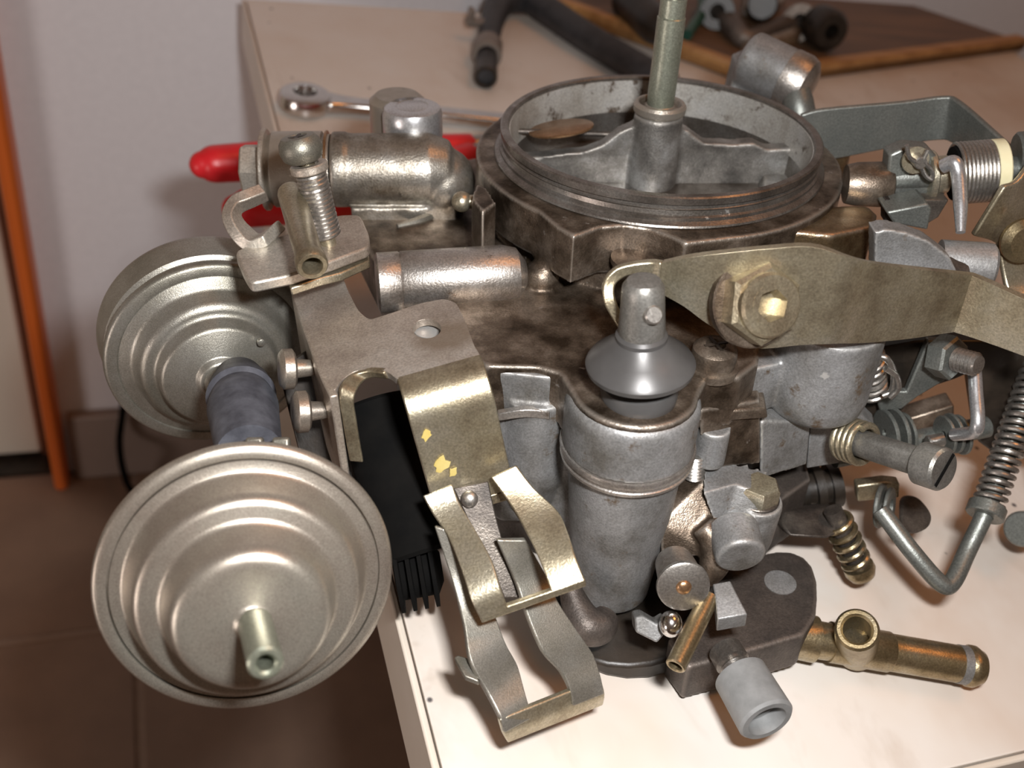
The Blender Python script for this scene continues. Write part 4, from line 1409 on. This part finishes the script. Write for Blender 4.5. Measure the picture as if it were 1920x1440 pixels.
fd = 17.3
c = D(465, 1090, fd)
ax = can_axis(462, 1082, 27, 0.10, 1.0)
g = MB()
R_ = S(272, fd)
k = R_ / 2.58
g.lathe(c, c + ax, [(-0.95, 0), (-0.95, 1.5 * k), (-0.85, 1.62 * k), (-0.45, 1.9 * k), (-0.3, 2.2 * k), (-0.28, 2.50 * k), (-0.22, 2.56 * k), (-0.10, 2.60 * k), (-0.02, 2.59 * k), (0.03, 2.53 * k), (0.05, 2.40 * k), (0.045, 2.345 * k),
                    (-0.06, 2.338 * k), (-0.06, 2.315 * k), (0.045, 2.305 * k), (0.06, 2.14 * k), (0.08, 2.09 * k), (0.16, 2.05 * k), (0.26, 2.00 * k), (0.50, 1.93 * k), (0.62, 1.90 * k), (0.70, 1.84 * k), (0.73, 1.74 * k), (0.735, 1.56 * k), (0.76, 1.48 * k), (0.86, 1.42 * k),
                    (1.22, 1.33 * k), (1.36, 1.29 * k), (1.45, 1.20 * k), (1.48, 1.08 * k), (1.49, 0.95 * k), (1.49, 0.36), (1.52, 0.28), (1.60, 0.22), (1.60, 0)], 128)
fc_ = part('front_diaphragm', g, 'can_zinc', sharp=50)
nz = unit(K.v(*(unit(ray(478, 1160)) * -1 * math.cos(math.radians(27))))) if False else ax
n0 = D(478, 1165, fd - 1.45 * math.cos(math.radians(24)))
n1d = unit(ax + K.v(0.06, -0.05, 0))
g = MB()
g.pipe(n0 - n1d * 0.1, n0 + n1d * 1.42, S(33, 15.4) , S(16, 15.4), 32, depth=0.5)
part('vacuum_nipple', g, 'olive', parent=fc_)
g = MB()
g.ball(D(452, 1180, fd - 1.6), 0.06, ax)
part('solder_bead', g, 'can_rear', parent=fc_)
# --- rubber boot between the cans
g = MB()
r0, r1 = D(447, 705, 21.6), D(468, 850, 18.9)
L_ = np.linalg.norm(r1 - r0)
g.lathe(r0, r1, [(0, 0.2), (0, 0.42), (0.12, 0.52), (0.5, 0.58), (0.6, 0.66), (0.95, 0.72), (1.05, 0.64), (1.15, 0.66), (1.5, 0.72), (1.7, 0.70), (L_, 0.62), (L_, 0)], 40)
part('rubber_joint', g, 'grey_rubber')
g = MB()
g.ball(D(440, 822, 18.85), 0.07)
part('joint_hole', g, 'black')
g = MB()
for px in (478, 528):
    p_ = D(px, 834, 18.4)
    g.box(p_, K.v(0.16, 0, 0), K.v(0, 0.14, 0), K.v(0, 0, 0.1))
part('back_crimp', g, 'can_rear', parent=fc_, bevel=0.05)
# --- rear vacuum diaphragm
rd = 23.0
c = D(402, 668, rd)
ax2 = can_axis(402, 668, 33, 0.30, 0.95)
g = MB()
R_ = S(192, rd)
k = R_ / 2.4
g.lathe(c, c + ax2, [(-1.7, 0), (-1.7, 1.9 * k), (-1.4, 2.38 * k), (-1.3, 2.46 * k), (-1.2, 2.48 * k), (-1.0, 2.46 * k), (-0.5, 2.38 * k), (-0.45, 2.28 * k), (-0.28, 2.26 * k), (-0.26, 2.36 * k), (-0.12, 2.43 * k), (0.0, 2.41 * k), (0.05, 2.34 * k), (0.06, 2.14 * k), (0.03, 2.12 * k), (0.05, 2.10 * k), (0.08, 1.88 * k), (0.16, 1.80 * k),
                     (0.40, 1.70 * k), (0.52, 1.62 * k), (0.55, 1.50 * k), (0.56, 1.42 * k), (0.62, 1.36 * k), (0.86, 1.30 * k), (0.93, 1.22 * k), (0.93, 0.58 * k), (0.96, 0.54 * k), (1.06, 0.50 * k), (1.10, 0.44 * k), (1.10, 0.40 * k), (1.35, 0.34 * k), (1.38, 0.28 * k), (1.38, 0)], 112)
rc = part('rear_diaphragm', g, 'can_rear', sharp=50)
for px, py in ((366, 687), (490, 642)):
    g = MB()
    p_ = D(px, py, rd - 0.95)
    g.lathe(p_, p_ + ax2, [(-0.06, 0), (-0.06, 0.09), (0.03, 0.09), (0.05, 0.05), (0.05, 0)], 18)
    part('rivet', g, 'can_rear', parent=rc)
# can bracket behind the flange (dark) and the solenoid, painted black for the shaded hollow, with its fins below
g = MB()
g.prism([D(x, y, 21.2) for x, y in ((520, 690), (600, 640), (660, 860), (700, 960), (650, 970), (560, 850))], K.v(0, 0, 0.8))
part('can_arm', g, 'grease', bevel=0.05)
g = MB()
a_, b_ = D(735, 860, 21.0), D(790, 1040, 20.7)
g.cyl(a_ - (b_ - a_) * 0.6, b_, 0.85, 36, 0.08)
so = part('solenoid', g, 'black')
g = MB()
sdv = unit(b_ - a_)
pr_ = [(0, .3)]
for q in range(4):
    pr_ += [(0.02 + 0.24 * q, .55), (0.04 + 0.24 * q, .80), (0.12 + 0.24 * q, .80), (0.14 + 0.24 * q, .55)]
pr_ += [(1.0, 0.3)]
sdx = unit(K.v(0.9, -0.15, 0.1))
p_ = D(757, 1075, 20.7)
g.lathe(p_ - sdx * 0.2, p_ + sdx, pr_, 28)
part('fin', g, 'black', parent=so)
g = MB()
g.prism([D(x, y, 21.0) for x, y in ((690, 880), (720, 880), (745, 990), (745, 1040), (700, 1040))], K.v(0, 0, 0.6))
part('plastic_housing', g, 'grease', parent=so, bevel=0.05)

# ------------------------------------------------------------------ right hand side linkages
# choke shaft housing
g = MB()
a_, b_ = Y(1585, 345, -1.6), Y(1672, 346, -1.7)
g.lathe(a_, b_, [(0, 0), (0, 0.44), (0.25, 0.50), (0.85, 0.52), (1.0, 0.46), (1.05, 0.36), (1.05, 0)], 36)
part('shaft_boss', g, 'brown_plain')
sx0, sx1 = Y(1660, 335, -1.7), Y(1885, 318, -1.9)
sxd = unit(sx1 - sx0)
g = MB()
g.cyl(sx0, sx1 + sxd * 0.6, 0.28, 24)
shaft = part('choke_shaft', g, 'dark_zinc')
px2 = lambda px: sx0 + sxd * (np.linalg.norm(sx1 - sx0) * (px - 1660) / (1885 - 1660))
g = MB()
q = [Y(x, y, -1.95) for x, y in ((1668, 290), (1700, 276), (1745, 280), (1772, 310), (1778, 345), (1768, 378), (1700, 382), (1675, 372), (1664, 330))]
g.prism(q, A(0, 0.5, 0))
cl = part('choke_lever', g, 'dark_zinc', parent=shaft, bevel=0.06)
g = MB()
g.washer(px2(1738), px2(1752), 0.56, 0.26)
part('lever_disc', g, 'gold_zinc', parent=shaft)
g = MB()
g.washer(px2(1752), px2(1778), 0.42, 0.26)
part('bush', g, 'gold_zinc', parent=shaft)
g = MB()
p_ = Y(1716, 300, -2.2)
yv = A(0, -1, 0.2)
g.cyl(p_ + A(0, 0.4, 0), p_ + unit(yv) * 0.35, 0.14, 20, 0.02)
part('link_pin', g, 'steel', parent=shaft)
g = MB()
g.lathe(p_ + unit(yv) * -0.02, p_ + yv, [(0, 0.13), (0, 0.30), (0.06, 0.30), (0.06, 0.13)], 28, closed=True)
part('pin_washer', g, 'gold_zinc', parent=shaft)
g = MB()
w = [Y(x, y, -2.5) for x, y in ((1700, 272), (1706, 296), (1724, 308), (1736, 330), (1748, 336), (1746, 318), (1732, 302), (1740, 280))]
g.tube(w, 0.05, 8, 6)
part('cotter_pin', g, 'steel', parent=shaft)
g = MB()
g.cyl(px2(1786), px2(1800), 0.60, 32)
part('spring_seat', g, 'black', parent=shaft)
g = MB()
g.coil(px2(1792), px2(1858), 0.655, 0.052, 9, n=8, seg=32)
part('torsion_spring', g, 'steel', parent=shaft)
g = MB()
g.washer(px2(1856), px2(1880), 0.70, 0.2)
part('nylon_bush', g, 'nylon', parent=shaft, label='cream nylon bush')
# bright link rod
g = MB()
g.tube([Y(1768, 312, -2.4), Y(1789, 305, -2.55), Y(1797, 330, -2.75), Y(1801, 385, -3.25), Y(1801, 436, -3.7)], [0.16, 0.16, 0.155, 0.15, 0.10], 20, 8)
rod = part('link_rod', g, 'bright', label='bright zinc link rod')
# wide bent bracket behind
g = MB()
pixb = [((1500, 214), (1540, 300), 1.3), ((1545, 203), (1580, 294), 1.3), ((1690, 190), (1690, 272), 1.3), ((1770, 180), (1752, 262), 1.25), ((1800, 190), (1790, 268), 0.9), ((1870, 250), (1850, 322), -0.6), ((1930, 305), (1910, 372), -1.8)]
g.sheet([Y(*a, y) for a, b, y in pixb], [Y(*b, y) for a, b, y in pixb], 0.14, m=5, k=4)
part('rear_bracket', g, 'dark_zinc', bevel=0.04)
# grey casting behind the horn
g = MB()
a_, b_ = Y(1398, 108, 4.9), Y(1505, 160, 3.9)
g.cyl(a_, b_, 0.78, 40, 0.12)
g.prism([Y(1372, 100, 5.3), Y(1420, 80, 5.3), Y(1500, 150, 4.6), Y(1470, 250, 4.6), Y(1340, 230, 5.0)], A(0, -0.8, 0))
part('vent_casting', g, 'zinc_cast', remesh=0.06, smooth=4)
g = MB()
bdir = unit(b_ - a_)
g.lathe(b_ - bdir * 0.5, b_ + bdir, [(0, 0.5), (0, 0.80), (0.4, 0.80), (0.62, 0.72), (0.75, 0.5), (0.8, 0)], 40)
g.ball(Y(1455, 165, 4.0), 0.30)
part('vent_cap', g, 'silver_cast')
g = MB()
g.lathe(Y(1492, 172, 3.6), Y(1500, 215, 3.2), [(0, 0.1), (0, 0.38), (0.3, 0.42), (0.6, 0.42), (0.9, 0.3), (0.9, 0)], 28)
part('vent_stub', g, 'dark_zinc')
# curved grey housing below the choke shaft, grey barrel, small block
g = MB()
q = [Y(x, y, -4.6) for x, y in ((1640, 436), (1662, 430), (1700, 436), (1742, 452), (1782, 482), (1800, 520), (1800, 560), (1640, 560))]
g.prism(q, A(0, 0.5, 0))
part('side_housing', g, 'zinc_cast', remesh=0.05, smooth=5)
g = MB()
a_, b_ = Y(1760, 490, -3.6), Y(1856, 498, -3.8)
g.lathe(a_, b_, [(0, 0), (0, 0.48), (0.9, 0.50), (1.08, 0.48), (1.15, 0.40), (1.15, 0)], 40)
part('side_barrel', g, 'zinc_plain')
g = MB()
g.tube([A(4.3, -2.6, -2.9), Y(1700, 520, -4.0), Y(1790, 520, -3.9)], 0.5, 16, 5)
part('housing_neck', g, 'dark_plain')
g = MB()
g.prism([Y(x, y, -2.9) for x, y in ((1662, 398), (1740, 382), (1748, 392), (1740, 432), (1676, 420))], A(0, 0.8, 0))
part('stop_block', g, 'dark_zinc', bevel=0.05)
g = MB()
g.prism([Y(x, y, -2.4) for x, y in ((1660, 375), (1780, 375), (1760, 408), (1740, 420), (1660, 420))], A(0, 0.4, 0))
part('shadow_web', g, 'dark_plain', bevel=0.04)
# plated arm at the right edge
g = MB()
pixg = [((1880, 348), (1822, 440), -3.2), ((1905, 338), (1868, 456), -3.0), ((1935, 300), (1905, 500), -2.6), ((1975, 268), (1950, 560), -2.2)]
g.sheet([Y(*a, y) for a, b, y in pixg], [Y(*b, y) for a, b, y in pixg], 0.14, m=5, k=4)
arm_ = part('choke_arm', g, 'gold_zinc', bevel=0.04)
g = MB()
g.sheet([Y(1868, 456, -3.0), Y(1880, 520, -3.3), Y(1890, 560, -3.6)], [Y(1920, 440, -2.8), Y(1935, 520, -3.2), Y(1945, 560, -3.6)], 0.14, m=3, k=4)
part('arm_tail', g, 'gold_zinc', parent=arm_, bevel=0.04)
g = MB()
p_ = Y(1916, 450, -3.3)
g.lathe(p_, p_ + A(0, -1, 0.2), [(0, 0.5), (0.1, 0.5), (0.25, 0.35), (0.25, 0)], 28)
part('arm_boss', g, 'brass', parent=arm_)
g = MB()
g.cyl(Y(1905, 290, -1.8), Y(1990, 282, -1.9), 0.5, 28, 0.05)
part('shaft_end', g, 'dark_zinc', parent=shaft)

# --- throttle stop screw with its spring
a_, b_ = D(1585, 822, 21.8), D(1772, 882, 19.8)
sdv = unit(b_ - a_)
L_ = np.linalg.norm(b_ - a_)
tpx = lambda px: L_ * (px - 1585) / (1772 - 1585)
g = MB()
g.cyl(a_, a_ + sdv * tpx(1740), 0.30, 28)
ts = part('stop_screw', g, 'warm_zinc')
g = MB()
g.coil(a_ - sdv * 0.05, a_ + sdv * tpx(1625), 0.42, 0.085, 4.3, n=10, seg=28)
part('spring', g, 'gold_zinc', parent=ts)
g = MB()
g.lathe(a_ + sdv * tpx(1728), b_, [(0, 0.2), (0.0, 0.40), (0.05, 0.45), (0.50, 0.45), (0.56, 0.40), (0.56, 0)], 40)
hd_ = part('screw_head', g, 'warm_zinc', parent=ts)
g = MB()
top_ = a_ + sdv * (tpx(1728) + 0.56)
e1 = unit(K.v(0.75, -0.95, 0))
e1 = unit(e1 - (e1 @ sdv) * sdv)
e2 = np.cross(sdv, e1)
g.box(top_, e1 * 0.38, e2 * 0.045, sdv * 0.012)
part('slot', g, 'black', parent=ts)
# --- throttle shaft, pulley discs and lever behind
g = MB()
a_, b_ = Y(1600, 850, -4.9), Y(1850, 800, -4.2)
sd2 = unit(b_ - a_)
g.cyl(a_ - sd2 * 0.5, b_, 0.26, 24)
tsf = part('throttle_shaft', g, 'dark_zinc')
for px, py, yv_, r_, w_ in ((1662, 812, -4.7, 0.58, 0.10), (1682, 810, -4.68, 0.58, 0.10), (1698, 812, -4.66, 0.5, 0.08), (1772, 815, -4.9, 0.46, 0.08), (1786, 812, -4.9, 0.48, 0.08), (1800, 815, -4.9, 0.48, 0.08)):
    p_ = Y(px, py, yv_)
    g = MB()
    g.washer(p_ - sd2 * w_ / 2, p_ + sd2 * w_ / 2, r_, 0.1)
    part('shaft_washer', g, 'dark_zinc', parent=tsf)
g = MB()
g.cyl(Y(1738, 830, -5.2), Y(1768, 824, -5.1), 0.16, 20, 0.03)
part('pin_end', g, 'steel', parent=tsf)
g = MB()
g.tube([Y(1790, 815, -5.3), Y(1824, 810, -5.75), Y(1833, 792, -5.8), Y(1830, 740, -5.3), Y(1824, 684, -4.75), Y(1800, 668, -4.6)], 0.15, 20, 8)
part('fast_idle_rod', g, 'bright', label='bright zinc hooked rod')
g = MB()
q = [Y(x, y, -4.4) for x, y in ((1640, 735), (1700, 735), (1740, 640), (1790, 640), (1800, 690), (1770, 715), (1720, 745), (1690, 768), (1650, 772))]
g.prism(q, A(0, 0.2, 0))
fl2 = part('fast_idle_lever', g, 'dark_zinc', bevel=0.04)
nd = unit(K.v(0.62, 0.30, -1))
p_ = Y(1760, 665, -4.6)
g = MB()
g.hexa(p_, p_ + nd * 0.42, 0.50, 0.05, rot=0.3)
part('nut', g, 'dark_zinc', parent=fl2)
g = MB()
pr_ = [(0, 0.24)]
for q in range(6):
    pr_ += [(0.42 + 0.09 * q, .21), (0.46 + 0.09 * q, .27), (0.5 + 0.09 * q, .21)]
pr_ += [(1.0, 0.2), (1.0, 0)]
g.lathe(p_, p_ + nd, pr_, 24)
part('nut_thread', g, 'steel', parent=fl2)
# coil spring and hook behind the float boss
g = MB()
g.coil(Y(1628, 660, -4.6), Y(1636, 735, -4.4), 0.30, 0.06, 7)
rs = part('return_spring', g, 'steel')
g = MB()
g.tube([Y(1640, 670, -4.9), Y(1662, 672, -5.0), Y(1676, 700, -5.0), Y(1672, 732, -5.0), Y(1655, 742, -5.0)], 0.075, 12, 8)
g.tube([Y(1660, 690, -5.1), Y(1680, 705, -5.1), Y(1684, 728, -5.1), Y(1668, 745, -5.1)], 0.07, 12, 8)
part('spring_hook', g, 'steel', parent=rs)
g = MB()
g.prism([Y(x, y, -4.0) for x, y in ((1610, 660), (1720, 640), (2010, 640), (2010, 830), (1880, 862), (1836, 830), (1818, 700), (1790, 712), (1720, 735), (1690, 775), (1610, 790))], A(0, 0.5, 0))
part('shaded_underside', g, 'grease', bevel=0.05)  # slab coloured black to supply the shaded undersides behind the rods
g = MB()
g.prism([Y(x, y, -3.2) for x, y in ((1690, 790), (1790, 760), (1790, 800), (1740, 850), (1690, 850))], A(0, 0.6, 0))
part('brown_web', g, 'brown_plain', bevel=0.06)
# --- V rod and its long spring at the right edge
vr = [dt(1650, 955, 2.9), dt(1665, 975, 2.8), dt(1715, 1040, 2.5), dt(1762, 1092, 2.2), dt(1785, 1092, 2.2), dt(1815, 1030, 2.6), dt(1850, 955, 3.3), dt(1885, 860, 4.0), dt(1935, 720, 5.4)]
g = MB()
g.tube(vr, 0.20, 18, 8)
vrod = part('v_rod', g, 'dark_zinc')
g = MB()
a_, b_ = vr[6] + (vr[7] - vr[6]) * 0.05, vr[8] + (vr[8] - vr[7]) * 0.4
g.coil(a_, b_, 0.31, 0.062, 21, n=8, seg=22)
part('rod_spring', g, 'steel', parent=vrod)
g = MB()
sdv = unit(vr[7] - vr[6])
g.washer(vr[6] - sdv * 0.18, vr[6] + sdv * 0.12, 0.42, 0.2)
part('spring_seat', g, 'dark_zinc', parent=vrod)
# --- lower dark throttle levers
g = MB()
a_, b_ = Y(1440, 930, -4.6), Y(1590, 905, -4.4)
g.lathe(a_, b_, [(0, 0), (0, 0.55), (0.9, 0.55), (0.9, 0.45), (1.1, 0.45), (1.1, 0.62), (1.3, 0.62), (1.3, 0.42), (1.5, 0.42), (1.5, 0.55), (1.75, 0.55), (1.75, 0)], 32)
td = part('throttle_drum', g, 'grease')
g = MB()
g.prism([Y(x, y, -5.2) for x, y in ((1606, 912), (1660, 905), (1688, 908), (1686, 934), (1655, 936), (1608, 942))], A(0, 0.3, 0))
part('drum_tab', g, 'gold_zinc', parent=td, bevel=0.05, label='yellow-passivated tab')
g = MB()
p_ = dt(1688, 955, 2.7)
dv = unit(K.v(0.85, 0.1, -0.55))
g.washer(p_ - dv * 0.5, p_ - dv * 0.38, 0.52, 0.2)
g.washer(p_ - dv * 0.3, p_ - dv * 0.2, 0.48, 0.2)
part('rod_bush', g, 'dark_zinc', parent=td)
g = MB()
q = [dt(x, y, 2.2) for x, y in round_poly(((1690, 930), (1722, 930), (1750, 965), (1744, 990), (1718, 1002), (1690, 1000)), 18)]
g.prism(q, K.v(0, 0, 0.2))
part('drum_lever', g, 'dark_plain', parent=td, bevel=0.08)
g = MB()
q = [dt(x, y, 2.0) for x, y in ((1470, 960), (1560, 950), (1590, 960), (1600, 990), (1550, 1010), (1480, 1006), (1466, 985))]
g.prism(q, K.v(0, -0.02, 0.7))
part('stop_lever', g, 'dark_plain', parent=td, bevel=0.08)
g = MB()
g.prism([dt(x, y, 1.9) for x, y in ((1488, 962), (1530, 955), (1545, 985), (1500, 1002))], K.v(0, 0, -0.12))
part('copper_pad', g, 'brown_plain', parent=td, bevel=0.04)
# small spring loaded ball screw pointing down
a_, b_ = dt(1570, 975, 2.1), dt(1612, 1068, 1.0)
sdv = unit(b_ - a_)
L_ = np.linalg.norm(b_ - a_)
g = MB()
g.cyl(a_ - sdv * 0.3, b_, 0.22, 20)
ls = part('lower_screw', g, 'dark_plain')
g = MB()
g.coil(a_, a_ + sdv * (L_ - 0.15), 0.30, 0.075, 5, n=8, seg=24)
part('spring', g, 'brass', parent=ls)
g = MB()
g.lathe(b_ - sdv * 0.12, b_ + sdv, [(0, 0.2), (0, 0.36), (0.15, 0.37), (0.32, 0.30), (0.42, 0.15), (0.44, 0)], 32)
part('ball_end', g, 'brass', parent=ls)
# rod end seen at the very right edge
g = MB()
p_ = dt(1915, 992, 1.6)
g.cyl(p_, p_ + K.v(0.5, 0.05, 0.5), 0.45, 28, 0.05)
g.tube([p_ + K.v(0.45, 0.05, 0.45), p_ + K.v(1.2, -0.3, 1.0), Y(1985, 800, -4.3)], 0.28, 16, 6)
part('dashpot_end', g, 'dark_zinc')
